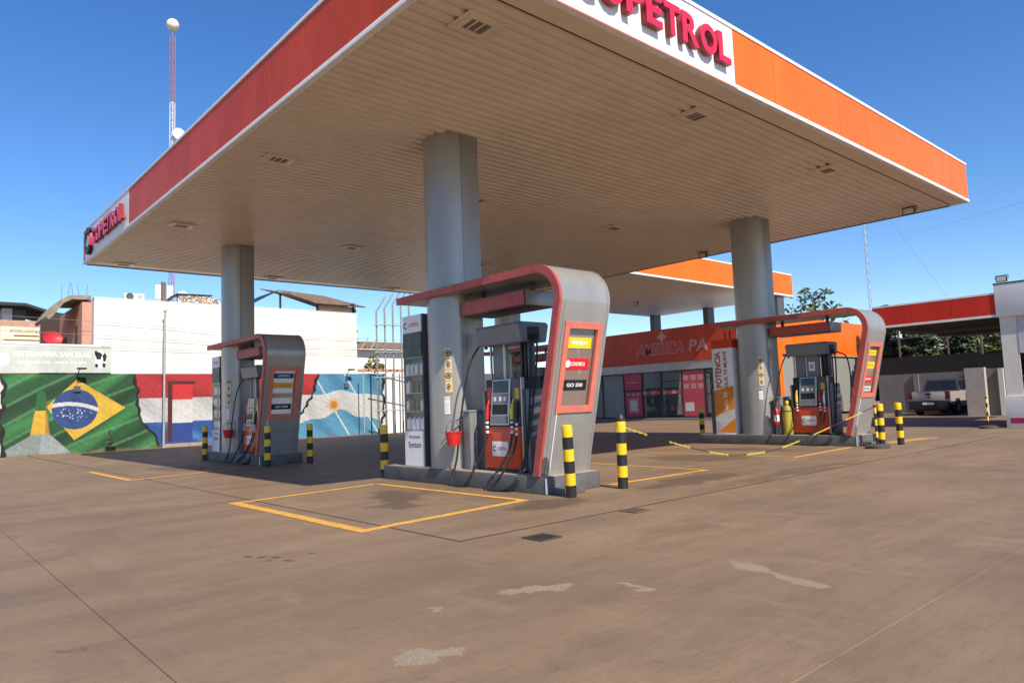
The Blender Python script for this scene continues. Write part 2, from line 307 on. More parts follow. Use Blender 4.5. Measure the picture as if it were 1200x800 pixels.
# ------------------------------------------------------------------ main canopy
CX0, CX1, CY0, CY1, CZ, CT = 4.48, 21.0, 5.63, 24.88, 6.06, 7.10
can = root('canopy', 'big orange petrol station canopy, shade painted on its left side, with ribbed underside', 'canopy', (12.7, 15.2, CZ))
bx = B().box(CX0+.12, CX1-.12, CY0+.12, CY1-.12, CZ+.13, CT-.15); bx.done('roof_deck', M_galv, can)
pitch = .2; n_s = int((CY1-CY0-.9)/pitch)
strip = None; y_s = CY0+.47
for k in range(n_s):
    y = y_s+k*pitch
    if strip is None:
        pr = [(0, .07), (0, .042), (.026, 0), (.112, 0), (.138, .042), (.197, .044), (.197, .07)]
        strip = B().prism([(y+u, CZ+v) for u, v in pr], 'x', CX0+.10, CX1-.10).done('soffit_panel', M_soffit, can)
        strip0 = y
    else:
        c = strip.copy(); COL.objects.link(c); c.parent = can; c.location = (0, y-strip0, 0)
yl_end = y_s+n_s*pitch
box('soffit_border', M_soffit, can, CX0+.02, CX1-.02, CY0+.03, CY0+.39, CZ+.004, CZ+.05)
box('soffit_border', M_soffit, can, CX0+.02, CX1-.02, yl_end+.02, CY1-.03, CZ+.004, CZ+.05)
box('soffit_gap', M_soffd, can, CX0+.1, CX1-.1, CY0+.40, CY0+.46, CZ+.035, CZ+.06)
box('edge_trim', M_black, can, CX1-.09, CX1-.012, CY0+.45, CY1-.05, CZ-.012, CZ+.05)
box('edge_trim', M_black, can, CX0+.1, CX1-.1, CY1-.10, CY1-.012, CZ-.012, CZ+.05)
# fascias: panels and trims ; south face (normal -Y), west face (normal -X), plus the two back faces
def fascia(face, a0, a1, segs, m, names='fascia_panel'):
    n = segs; st = (a1-a0)/n
    for k in range(n):
        p, q = a0+k*st+.004, a0+(k+1)*st-.004; z0, z1 = CZ+.075, CT-.06
        d = random.uniform(0, .0015)
        if face == 's': box(names, m, can, p, q, CY0+.012-d, CY0+.09, z0, z1)
        if face == 'w': box(names, m, can, CX0+.012-d, CX0+.09, p, q, z0, z1)
        if face == 'e': box(names, m, can, CX1-.09, CX1-.012+d, p, q, z0, z1)
        if face == 'n': box(names, m, can, p, q, CY1-.09, CY1-.012+d, z0, z1)
fascia('s', 9.86, CX1-.014, 9, M_orange); fascia('s', 4.70, 9.856, 4, M_white, 'sign_panel'); fascia('s', CX0+.092, 4.696, 1, M_orange)
fascia('w', CY0+.092, 19.44, 11, M_redshade); fascia('w', 19.444, 24.60, 4, M_white, 'sign_panel'); fascia('w', 24.604, CY1-.014, 1, M_redshade)
fascia('e', CY0+.092, CY1-.094, 14, M_orange); fascia('n', CX0+.092, CX1-.092, 12, M_orange)
for z0, z1, nm in ((CZ, CZ+.072, 'bottom_trim'), (CT-.058, CT, 'top_trim')):
    box(nm, M_whtrim, can, CX0-.004, CX1+.004, CY0-.006, CY0+.095, z0, z1, .004); box(nm, M_whtrim, can, CX0-.006, CX0+.095, CY0+.097, CY1-.097, z0, z1, .004)
    box(nm, M_whtrim, can, CX1-.095, CX1+.006, CY0+.097, CY1-.097, z0, z1, .004); box(nm, M_whtrim, can, CX0-.004, CX1+.004, CY1-.095, CY1+.006, z0, z1, .004)
box('drip_strip', M_salmon, can, 4.7, 9.86, CY0-.010, CY0-.007, CZ+.002, CZ+.02)
# station name in separate built-up letters
def sign(face):
    right, nrm = (Vector((1, 0, 0)), Vector((0, -1, 0))) if face == 's' else (Vector((0, -1, 0)), Vector((-1, 0, 0)))
    org = Vector((4.70, CY0+.010, 6.33)) if face == 's' else Vector((CX0+.010, 24.60, 6.33))
    wd = {'C': .40, 'O': .43, 'P': .38, 'E': .35, 'T': .38, 'R': .40, 'L': .33}; a = 1.48; hgt = .46; dep = .085
    for ch in 'COPETROL':
        bm = text_bm(ch, .036, .5); xs = [v.co.x for v in bm.verts]; ys = [v.co.y for v in bm.verts]; x0, x1, y0, y1 = min(xs), max(xs), min(ys), max(ys)
        for v in bm.verts:
            v.co = org+right*(a+(v.co.x-x0)/(x1-x0)*wd[ch])+Vector((0, 0, (v.co.y-y0)/(y1-y0)*hgt))+nrm*(.022+(v.co.z+.5)*dep)
        bm.normal_update()
        for f in bm.faces: f.material_index = 0 if f.normal.dot(nrm) > .7 else 1
        b = B(); b.bm.free(); b.bm = bm; b.done('sign_letter', [M_letter, M_letside], can); a += wd[ch]+.045
    # emblem: a dark open ring round a pale inner ring
    def arc(r0, r1, t0, t1, m, d, nm):
        pts = [(math.cos(t)*r1, math.sin(t)*r1) for t in np.linspace(t0, t1, 22)]+[(math.cos(t)*r0, math.sin(t)*r0) for t in np.linspace(t1, t0, 22)]
        b = B(); c = org+right*.85+Vector((0, 0, .23)); A = []; Z = []
        for u, v in pts:
            q = c+right*u+Vector((0, 0, v)); A.append(b.bm.verts.new(q+nrm*.02)); Z.append(b.bm.verts.new(q+nrm*d))
        n = len(pts); b.bm.faces.new(A); b.bm.faces.new(Z[::-1])
        for i in range(n): b.bm.faces.new((A[i], Z[i], Z[(i+1) % n], A[(i+1) % n]))
        bmesh.ops.recalc_face_normals(b.bm, faces=b.bm.faces); b.done(nm, m, can)
    arc(.24, .40, .7, 2*math.pi-.7, M_ink, .12, 'sign_emblem'); arc(.02, .19, .0, 2*math.pi-.001, M_steel, .10, 'sign_emblem'); arc(.26, .40, -.5, .45, M_letter, .11, 'sign_emblem')
sign('s'); sign('w')
# lamps set in the soffit
rowname = ['front', 'second', 'third', 'rear']; colname = ['leftmost', 'second', 'third', 'rightmost']
for i, x in enumerate((5.46, 10.2, 15.08)):
    for j, y in enumerate((6.62, 12.6, 18.5, 24.2)):
        r = root('canopy_light', f'square recessed grille lamp in canopy underside, {colname[i]} column, {rowname[j]} row', 'ceiling light', (x, y, CZ), 'lamps recessed in the canopy underside')
        a = .23; z0 = CZ-.035
        box('housing', M_soffit, r, x-a*1.25, x+a*1.25, y-a*1.05, y+a*1.05, CZ-.018, CZ-.002, .004)
        fr = B().box(x-a, x+a, y-a*.85, y-a*.55, z0, CZ-.019, .003).box(x-a, x+a, y+a*.55, y+a*.85, z0, CZ-.019, .003).box(x-a, x-a*.68, y-a*.545, y+a*.545, z0, CZ-.019).box(x+a*.68, x+a, y-a*.545, y+a*.545, z0, CZ-.019); fr.done('frame', M_soffit, r)
        for s in (-.5, 0, .5): box('louvre', mat('louvre_brown', (.16, .13, .10), .6), r, x+s*a-.045, x+s*a+.03, y-a*.5, y+a*.5, CZ-.024, CZ-.0185)
def floodlight(x, y, z, label):
    r = root('floodlight', label, 'floodlight', (x, y, z-.2), 'floodlights')
    box('body', M_black, r, x-.13, x-.06, y-.15, y+.15, z-.22, z-.04, .008); box('lens', M_lgrey, r, x-.066-.07, x-.131, y-.125, y+.125, z-.2, z-.06)
    B().tube([(x-.06, y-.17, z-.13), (x-.02, y-.17, z-.01), (x-.02, y+.17, z-.01), (x-.06, y+.17, z-.13)], .012, 6).done('bracket', M_black, r)
floodlight(20.1, 6.75, CZ, 'black floodlight under the far right corner of the big canopy')
floodlight(20.2, 13.1, CZ, 'black floodlight under the big canopy edge beside the right column')

# ------------------------------------------------------------------ islands
def column_profile(x0, yc, n=18):
    p = []
    for k in range(n+1):
        t = math.pi/2+math.pi*k/n; p.append((x0+math.cos(t)*.33, yc+math.sin(t)*.47))
    return p
STK = {'C': [('yellow', None), ('red', None), ('black', None)]}
def island(which, off, desc):
    global OFF
    OFF = Vector((*off, 0)); G = lambda s: s
    # --- kerb
    r = root('pump_island', f'low grey painted concrete pump island under the {desc}', 'kerb', (7.63, 9.5, 0), 'pump islands')
    box('kerb', M_kerb, r, 7.07, 8.20, 7.36, 11.75, 0, .245, .02); box('kerb_top', M_kerbtop, r, 7.10, 8.17, 7.39, 11.72, .244, .252, .003)
    box('end_step', M_kerb, r, 7.16, 7.62, 7.14, 7.355, 0, .09, .012); box('end_edge', M_whtrim, r, 7.064, 7.069, 7.36, 7.39, .01, .23)
    # --- column
    r = root('canopy_column', f'tall rounded silver canopy column on the {desc}', 'column', (7.5, 10.0, .25), 'columns carrying the big canopy')
    x0, yc = 7.435, 10.06
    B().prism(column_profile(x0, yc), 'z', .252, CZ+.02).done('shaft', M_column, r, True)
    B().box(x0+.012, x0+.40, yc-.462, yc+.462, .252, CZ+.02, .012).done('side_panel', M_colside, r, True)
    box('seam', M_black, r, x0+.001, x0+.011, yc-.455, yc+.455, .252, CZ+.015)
    box('foot', M_kerbtop, r, x0-.28, x0+.41, yc-.48, yc+.48, .2525, .262, .004)
    # sign of pictograms, standing off the curved face
    def on_col(t):  # angle from -X towards -Y
        return Vector((x0-math.cos(t)*.33, yc-math.sin(t)*.47, 0)), Vector((-math.cos(t)/.33, -math.sin(t)/.47, 0)).normalized()
    def plate(nm, m, t0, t1, z0, z1, d0=.002, d1=.008, par=r):
        b = B(); A = []
        for t in np.linspace(t0, t1, 5):
            p, nn = on_col(t); A.append((p+nn*d0, p+nn*d1))
        for i in range(4):
            (a, b1), (c, d) = A[i], A[i+1]
            b.hexa([V(a.x, a.y, z0), V(c.x, c.y, z0), V(d.x, d.y, z0), V(b1.x, b1.y, z0), V(a.x, a.y, z1), V(c.x, c.y, z1), V(d.x, d.y, z1), V(b1.x, b1.y, z1)])
        return b.done(nm, m, par)
    pl = plate('pictogram_sign', M_gold, .50, .85, 1.52, 2.30)
    for k in range(4):
        z = 1.545+k*.19; q = plate('pictogram', M_lgrey, .535, .815, z, z+.165, .009, .011, pl)
        p, nn = on_col(.675); c = p+nn*.0125; rt = Vector((nn.y, -nn.x, 0))*-1
        for rad, m2, dd in ((.058, M_ink, 0), (.043, M_gold, .002), (.022, M_ink, .004)):
            b = B(); b.poly([c+nn*dd+rt*math.cos(a)*rad*(1 if k % 2 else .7)+V(0, 0, z+.083+math.sin(a)*rad) for a in np.linspace(0, 2*math.pi, 17)[:-1]]); b.done('symbol', m2, pl)
    nt_ = plate('notice', M_wink, .46, .70, 1.17, 1.46, .002, .006)
    plate('notice_header', M_navy if which == 'R' else M_lgrey, .47, .69, 1.41, 1.45, .0065, .008, nt_)
    for k in range(5): plate('notice_text', M_lgrey, .49, .67, 1.21+k*.035, 1.225+k*.035, .0065, .008, nt_)
    # --- arch
    r = root('pump_arch', f'curved silver pump arch with red edge on the {desc}', 'arch', (7.63, 7.5, .25), 'curved arches over the fuel pumps')
    def arc_path(off_):
        cy, cz, rad = 7.42, 2.80, .50; rd = rad-off_; pts = []
        dl = Vector((6.93-7.50, 2.62-.25)).normalized(); nl = Vector((dl.y, -dl.x))   # leaning leg; nl points +y side
        for t in np.linspace(0, 1, 9):
            q = Vector((7.50, .25)).lerp(Vector((6.925, 2.72)), t)+nl*off_; pts.append((q.x, q.y if t > 0 else .25))
        for a in np.linspace(math.radians(186), math.radians(90), 12): pts.append((cy+math.cos(a)*rd, cz+math.sin(a)*rd))
        for y in (8.2, 9.2, 10.2, 11.13): pts.append((y, 3.30-off_))
        return pts
    out, inn = arc_path(0), arc_path(.11)
    XA, XB, XC, XD = 7.085, 7.235, 7.955, 8.06; b = B()
    zs = [p[1] for p in out]; lo = next(i for i, z in enumerate(zs) if z >= 1.15); hi = max(i for i, p in enumerate(out[:9]) if p[1] <= 2.42)
    N = len(out)
    def V4(x, i, pth): return Vector((x, pth[i][0], pth[i][1]))
    for i in range(N-1):
        for xa, xb in ((XA, XB), (XB, XC), (XC, XD)):
            if (xa, xb) == (XB, XC) and lo <= i < hi: continue
            b.poly([V4(xa, i, out), V4(xb, i, out), V4(xb, i+1, out), V4(xa, i+1, out)]); b.poly([V4(xa, i+1, inn), V4(xb, i+1, inn), V4(xb, i, inn), V4(xa, i, inn)])
        for x in (XA, XD): b.poly([V4(x, i, out), V4(x, i+1, out), V4(x, i+1, inn), V4(x, i, inn)])
    for x in (XB, XC):
        for i in range(lo, hi): b.poly([V4(x, i, out), V4(x, i+1, out), V4(x, i+1, inn), V4(x, i, inn)])
    for i in (lo, hi): b.poly([V4(XB, i, out), V4(XC, i, out), V4(XC, i, inn), V4(XB, i, inn)])
    for i in (0, N-1): b.poly([V4(XA, i, out), V4(XD, i, out), V4(XD, i, inn), V4(XA, i, inn)])
    bmesh.ops.remove_doubles(b.bm, verts=b.bm.verts, dist=.0005); bmesh.ops.recalc_face_normals(b.bm, faces=b.bm.faces); b.done('shell', M_silver, r, True)
    for xa, xb, mt in ((7.035, 7.084, M_trimshade), (8.061, 8.10, M_silver)):
        b = B()
        o2, i2 = arc_path(-.006), arc_path(.118)
        for i in range(N-1):
            for q in ((o2, i, i+1), (i2, i+1, i)): b.poly([V4(xa, q[1], q[0]), V4(xb, q[1], q[0]), V4(xb, q[2], q[0]), V4(xa, q[2], q[0])])
            for x in (xa, xb): b.poly([V4(x, i, o2), V4(x, i+1, o2), V4(x, i+1, i2), V4(x, i, i2)])
        for i in (0, N-1): b.poly([V4(xa, i, o2), V4(xb, i, o2), V4(xb, i, i2), V4(xa, i, i2)])
        bmesh.ops.remove_doubles(b.bm, verts=b.bm.verts, dist=.0005); bmesh.ops.recalc_face_normals(b.bm, faces=b.bm.faces); b.done('edge_trim', mt, r, True)
    # window in the leg : frame, pane, stickers (all on the leaning plane)
    A0, A1 = Vector((out[lo][0], out[lo][1])), Vector((out[hi][0], out[hi][1])); dl = (A1-A0).normalized(); nl = Vector((-dl.y, dl.x)); Lw = (A1-A0).length   # nl towards -Y
    if nl.x > 0: nl = -nl
    def slab(nm, m, xa, xb, s0, s1, d0, d1, par=r):
        def Q(x, s_, d_): q = A0+dl*s_+nl*d_; return V(x, q.x, q.y)
        return B().hexa([Q(xa, s0, d0), Q(xb, s0, d0), Q(xb, s0, d1), Q(xa, s0, d1), Q(xa, s1, d0), Q(xb, s1, d0), Q(xb, s1, d1), Q(xa, s1, d1)]).done(nm, m, par)
    fw = .065
    m_fr = M_salmon
    slab('window_frame', m_fr, XB-.03, XB+fw, -.03, Lw+.03, -.02, .022); slab('window_frame', m_fr, XC-fw, XC+.03, -.03, Lw+.03, -.02, .022)
    slab('window_frame', m_fr, XB+fw+.001, XC-fw-.001, -.03, fw, -.02, .022); slab('window_frame', m_fr, XB+fw+.001, XC-fw-.001, Lw-fw, Lw+.03, -.02, .022)
    pane = slab('window_pane', M_archgl, XB+fw-.02, XC-fw+.02, fw-.02, Lw-fw+.02, -.050, -.044)
    xa, xb = XB+fw+.004, XC-fw-.05; H = Lw-2*fw
    sets = {'C': [(.74, .16, M_pyel, M_wink, 'PREMIUM'), (.47, .16, M_pred, M_wink, 'ECONOMICA'), (.20, .15, M_ink, M_wink, 'GO 550')],
            'L': [(.82, .13, M_navy, M_wink, 'COPETROL'), (.60, .14, M_gold, M_por, 'PREMIUM'), (.38, .12, M_timber, M_gold, 'DIESEL'), (.12, .14, M_ink, M_wink, 'GO 550')],
            'R': [(.80, .14, M_pyel, M_por, 'NAFTA 95'), (.52, .17, M_pyel, M_por, 'NAFTA 90'), (.24, .14, M_pred, M_wink, 'ECONOMICA'), (.04, .12, M_lgrey, M_ink, 'GO 550')]}
    sets['B'] = sets['C']
    if which == 'L': slab('sign_backing', M_wink, xa-.01, xb+.012, fw+.02, fw+H-.02, -.043, -.041, pane)
    for f0, h_, m1, m2, tx in sets[which]:
        s0 = fw+f0*H; st = slab('fuel_sticker', m1, xa, xb, s0, s0+h_, -.040, -.036)
        q = A0+dl*(s0+h_*.5)+nl*(-.0355); text(tx, 'lettering', m2, st, (((xa+xb)/2)+.02, q.x, q.y), RY, (0, dl.x, dl.y), width=(xb-xa)*.62, height=h_*.36, offset=.02, extr=.0015)
        if which in 'CB' and m1 is M_pred:
            pc = A0+dl*(s0+h_*.5)+nl*(-.034); b = B(); b.poly([V(xa+.09+math.cos(t)*.055, pc.x+dl.x*math.sin(t)*.055, pc.y+dl.y*math.sin(t)*.055) for t in np.linspace(0, 2*math.pi, 15)[:-1]]); b.done('round_mark', M_wink, st)
    slab('panel_seam', M_dgray, 7.145, 7.150, -1.05+.02, Lw+.3, .0005, .002)
    for sx_ in (7.16, 8.03):
        for ss in (-.85, -.45, -.1): slab('rivet', M_mgray, sx_-.006, sx_+.006, ss, ss+.012, .0005, .004)
    # light box under the roof, hangers
    box('light_box', M_dgray, r, 7.33, 7.98, 7.95, 9.52, 2.80, 3.045, .01); box('light_box_front', M_trimshade, r, 7.305, 7.329, 7.955, 9.515, 2.81, 3.035, .004)
    box('light_box_end', M_silver, r, 7.34, 7.97, 7.93, 7.948, 2.81, 3.035, .004)
    for y in (8.1, 9.3): box('hanger', M_dgray, r, 7.63, 7.69, y, y+.06, 3.047, 3.192)
    B().tube([(8.13, 6.99, 2.70), (7.9, 6.99, 2.72), (7.55, 7.02, 2.60), (7.36, 7.07, 2.35), (7.27, 7.14, 1.9), (7.24, 7.29, 1.1), (7.23, 7.47, .3)], .009, 6).done('cable', M_whtrim, r)
    # --- dispenser
    r = root('fuel_dispenser', f'orange and black fuel dispenser with hoses on the {desc}', 'fuel pump', (7.6, 8.55, .25), 'fuel dispensers')
    box('lower_cabinet', M_fuelor, r, 7.31, 7.80, 8.10, 9.03, .30, .955, .012); box('plinth', M_black, r, 7.34, 7.78, 8.12, 9.0, .253, .299)
    fp = box('front_panel', M_fuelor, r, 7.292, 7.309, 8.14, 9.0, .34, .93, .006)
    lp = box('logo_plate', M_wink, r, 7.284, 7.291, 8.42, 8.80, .49, .72, .003)
    text('COPETROL', 'lettering', M_pred, lp, (7.2838, 8.555, .61), RX, UP, width=.23, height=.05, offset=.02, extr=.0012)
    b = B(); pts = [(8.74+math.cos(t)*.045, .61+math.sin(t)*.045) for t in np.linspace(.8, 2*math.pi-.8, 14)]+[(8.74+math.cos(t)*.026, .61+math.sin(t)*.026) for t in np.linspace(2*math.pi-.8, .8, 14)]
    b.prism([(2*8.74-u, v) for u, v in pts], 'x', 7.2825, 7.2838).done('emblem', M_navy, lp)
    end = box('end_panel', M_mgray, r, 7.36, 7.76, 7.98, 8.07, .26, 1.52, .02)
    for k in range(4):
        zc = .82+k*.17; b = B()
        for j in range(6):
            xa_, xb_ = 7.385+j*.058, 7.385+(j+1)*.058; f = lambda x: zc+.05*math.sin((x-7.385)/.35*math.pi*.6)
            hh = .03+.008*k
            b.hexa([V(xa_, 7.977, f(xa_)-hh), V(xb_, 7.977, f(xb_)-hh), V(xb_, 7.9795, f(xb_)-hh), V(xa_, 7.9795, f(xa_)-hh), V(xa_, 7.977, f(xa_)+hh), V(xb_, 7.977, f(xb_)+hh), V(xb_, 7.9795, f(xb_)+hh), V(xa_, 7.9795, f(xa_)+hh)])
        b.done('stripe', M_lgrey, end)
    box('end_panel', M_mgray, r, 7.36, 7.76, 9.04, 9.09, .26, 1.52, .015); box('edge_strip', M_steel, r, 7.30, 7.358, 8.072, 8.098, .28, 1.70)
    head = box('head', M_black, r, 7.36, 7.76, 8.12, 9.0, .957, 1.70, .01)
    sc_ = B().hexa([V(7.285, 8.38, .975), V(7.285, 8.84, .975), V(7.359, 8.84, .975), V(7.359, 8.38, .975), V(7.335, 8.36, 1.69), V(7.335, 8.80, 1.69), V(7.359, 8.80, 1.69), V(7.359, 8.36, 1.69)]).done('display_panel', M_steel, r)
    def on_disp(nm, m, y0, y1, z0, z1, d=.004):
        f = lambda z: 7.285+.05*(z-.975)/.715
        return B().hexa([V(f(z0)-d, y0, z0), V(f(z0)-d, y1, z0), V(f(z0)-.0005, y1, z0), V(f(z0)-.0005, y0, z0), V(f(z1)-d, y0, z1), V(f(z1)-d, y1, z1), V(f(z1)-.0005, y1, z1), V(f(z1)-.0005, y0, z1)]).done(nm, m, sc_)
    on_disp('screen', M_screen, 8.41, 8.78, 1.48, 1.67); on_disp('screen', M_ink, 8.42, 8.79, 1.14, 1.30); on_disp('panel_band', M_mgray, 8.41, 8.78, 1.31, 1.47)
    for y in (8.46, 8.57, 8.70): on_disp('keypad', M_wink, y, y+.055, 1.35, 1.42, .006)
    on_disp('shelf', M_mgray, 8.43, 8.80, 1.00, 1.12, .02)
    box('side_display', M_dgray, r, 7.335, 7.3595, 8.14, 8.35, 1.0, 1.69, .004); box('price_label', M_gold, r, 7.330, 7.3345, 8.17, 8.27, 1.38, 1.54)
    # upper mast and hose header
    for y0, y1, m in ((8.72, 8.97, M_mgray), (8.16, 8.21, M_black), (8.25, 8.30, M_black), (8.08, 8.13, M_dgray)): box('mast', m, r, 7.50, 7.62, y0, y1, 1.702, 2.30, .008)
    for y0 in (8.66, 8.99): box('mast_edge', M_steel, r, 7.48, 7.51, y0, y0+.03, 1.702, 2.30)
    if which in 'RB':
        box('mid_panel', M_mgray, r, 7.50, 7.60, 8.36, 8.66, 1.702, 2.25); box('paper_notice', M_wink, r, 7.492, 7.499, 8.46, 8.62, 1.85, 2.08)
        tx = text('0', 'lettering', M_ink, r, (7.4915, 8.54, 1.965), RX, UP, height=.12, extr=.001)
    b = B().prism([(7.24, 2.52), (7.30, 2.25), (7.82, 2.25), (7.88, 2.52), (7.84, 2.56), (7.28, 2.56)], 'y', 8.02, 9.10); bmesh.ops.bevel(b.bm, geom=b.bm.edges[:], offset=.012, segments=2, affect='EDGES'); b.done('hose_header', M_mgray, r, True)
    box('header_end', M_black, r, 7.42, 7.66, 8.005, 8.018, 2.28, 2.48)
    # hoses and nozzles
    def nozzle(y, m, zt=1.30):
        b = B().tube([(7.30, y, zt), (7.285, y, zt-.12), (7.27, y-.01, zt-.24)], [.022, .032, .024], 10); b.tube([(7.30, y, zt), (7.335, y, zt+.07), (7.355, y, zt+.06)], [.018, .016, .012], 8)
        b.box(7.262, 7.272, y-.02, y+.02, zt-.20, zt-.05); nz = b.done('nozzle', m, r, True)
        
        for fz in (.30, .37, .45): B().lathe([(.025, 0), (.025, .036)], (7.266, y-.012, zt-fz), 10).done('hose_ferrule', M_wink, nz)
        box('holster', M_black if m is not M_redpl else M_redpl, r, 7.34, 7.362, y-.05, y+.05, zt+.0, zt+.28, .01)
    def hose(pts, nm='hose'):
        P = [Vector(p) for p in pts]; Q = []
        for i in range(len(P)-1):
            p0, p1, p2, p3 = P[max(i-1, 0)], P[i], P[i+1], P[min(i+2, len(P)-1)]
            for t in np.linspace(0, 1, 7)[:-1]:
                Q.append(.5*((2*p1)+(p2-p0)*t+(2*p0-5*p1+4*p2-p3)*t*t+(3*p1-p0-3*p2+p3)*t**3))
        Q.append(P[-1]); Q = [V(q.x, q.y, max(q.z, .02)) for q in Q]
        B().tube(Q, .0165, 8).done(nm, M_rubber, r, True)
    n2 = M_yelpl; n1 = M_redpl
    if which == 'R': n1, n2 = M_yelpl, M_redpl
    nozzle(8.90, n1); nozzle(8.30, n2); nozzle(8.19, M_wink if which == 'R' else M_black, 1.27)
    hose([(7.264, 8.29, .85), (7.22, 8.32, .6), (7.12, 8.48, .30), (6.98, 8.62, .08), (6.93, 8.50, .02), (6.95, 8.2, .03), (7.05, 8.02, .16), (7.2, 7.95, .5), (7.32, 7.94, 1.2), (7.42, 7.97, 2.0), (7.47, 8.0, 2.36)])
    hose([(7.264, 8.18, .82), (7.2, 8.22, .55), (7.06, 8.36, .22), (6.95, 8.5, .04), (6.97, 8.3, .02), (7.03, 8.05, .05), (7.12, 7.93, .3), (7.26, 7.90, .8), (7.50, 7.93, 1.9), (7.58, 7.99, 2.36)])
    hose([(7.264, 8.88, .85), (7.20, 8.92, .6), (7.10, 9.02, .32), (7.02, 9.2, .05), (6.98, 9.42, .02), (7.02, 9.55, .10), (7.10, 9.50, .45), (7.12, 9.36, 1.2), (7.2, 9.24, 1.9), (7.36, 9.16, 2.25), (7.5, 9.11, 2.34)])
    for y, yy in ((7.95, 8.005), (9.16, 9.10)): B().tube([(7.52, yy, 2.36), (7.52, y, 2.30), (7.52, y, 2.22)], .03, 8).done('hose_swivel', M_black, r, True)
    if which in 'LRB':
        hose([(7.75, 7.99, 2.30), (7.72, 7.75, 2.15), (7.66, 7.66, 1.6), (7.55, 7.66, 1.0)], 'hose')
    # --- service box between column and dispenser
    r = root('service_cabinet', f'low grey metal cabinet beside the column on the {desc}', 'cabinet', (7.5, 9.3, .25), 'low grey cabinets beside the columns')
    box('body', M_mgray, r, 7.26, 7.78, 9.33, 9.515, .253, 1.19, .01); box('recess', M_dgray, r, 7.42, 7.76, 9.13, 9.328, .253, 1.15, .006); box('top_plate', M_silver, r, 7.24, 7.80, 9.32, 9.52, 1.192, 1.225, .006)
    OFF = Vector((0, 0, 0))
DX, DY = 10.2, 10.25
IS = {'C': ((0, 0), 'nearest island'), 'L': ((0, DY), 'left island before the mural'), 'R': ((DX, 0), 'right island before the orange wall'), 'B': ((DX, DY), 'rear island behind the nearest pump')}
for k, (o_, d_) in IS.items(): island(k, o_, d_)

def bollard(x, y, label, tilt=(0, 0), topper=False, hgt=.99):
    r = root('bollard', label, 'bollard', (x, y, 0), 'black and yellow bollards'); R_ = .075
    n = 6; cuts = [0]+[hgt*(.17+.83*i/5) for i in range(6)]
    for i in range(6):
        m = M_black if i % 2 == 0 else M_yellow; z0, z1 = cuts[i], cuts[i+1]-.0005
        pr = [(R_, z0), (R_, z1)] if i < 5 else [(R_, z0), (R_, z1-.03), (R_*.93, z1-.01), (R_*.7, z1)]
        B().lathe(pr, (x, y, 0), 20).done('band', m, r, True)
    if topper: B().lathe([(.07, hgt), (.075, hgt+.02), (.055, hgt+.07), (.03, hgt+.10)], (x, y, 0), 14).lathe([(.025, hgt+.1), (.02, hgt+.13)], (x, y, 0), 8).done('cap', M_black, r, True)
    r.rotation_euler = (math.radians(tilt[0]), math.radians(tilt[1]), 0)
bollard(7.11, 6.93, 'leaning black and yellow bollard at the near end of the closest island', (2, -4.0))
bollard(8.23, 6.95, 'black and yellow bollard with black cap where the chain starts', (1, -.5), True)
bollard(7.15, 11.85, 'black and yellow bollard between the closest island and the oil display cabinet', (0, 0))
bollard(7.05, 17.10, 'shaded bollard in front of the left pump arch window', (0, 0)); bollard(8.2, 17.2, 'shaded bollard at the right corner of the left island', (0, 0)); bollard(7.05, 21.6, 'shaded bollard at the far left end of the left island', (0, 0))
bollard(17.38, 6.86, 'black and yellow bollard close behind the chain stand at the right island', (1, -1)); bollard(18.12, 6.72, 'rightmost black and yellow bollard standing free of the right island', (0, -1)); bollard(18.3, 12.3, 'black and yellow bollard left of the orange poster stand')

# red bucket on hooks
def bucket(off, label):
    global OFF
    OFF = Vector((*off, 0)); r = root('bucket', label, 'bucket', (7.13, 9.62, .62), 'red sand buckets')
    c = (7.06, 9.52, 0)
    B().lathe([(.10, .66), (.135, .86), (.143, .865), (.143, .885), (.128, .885), (.095, .67)], c, 18).done('pail', M_redpl, r, True)
    B().tube([(c[0]+math.cos(t)*.135, c[1]+.02, .875+math.sin(t)*.19) for t in np.linspace(0, math.pi, 12)], .005, 5).done('bail', M_black, r)
    box('hook', M_steel, r, 7.04, 7.30, 9.532, 9.548, 1.052, 1.075); OFF = Vector((0, 0, 0))
bucket((0, 0), 'small red bucket hanging on the nearest silver column'); bucket((0, DY), 'dark red bucket hanging on the left column before the mural')

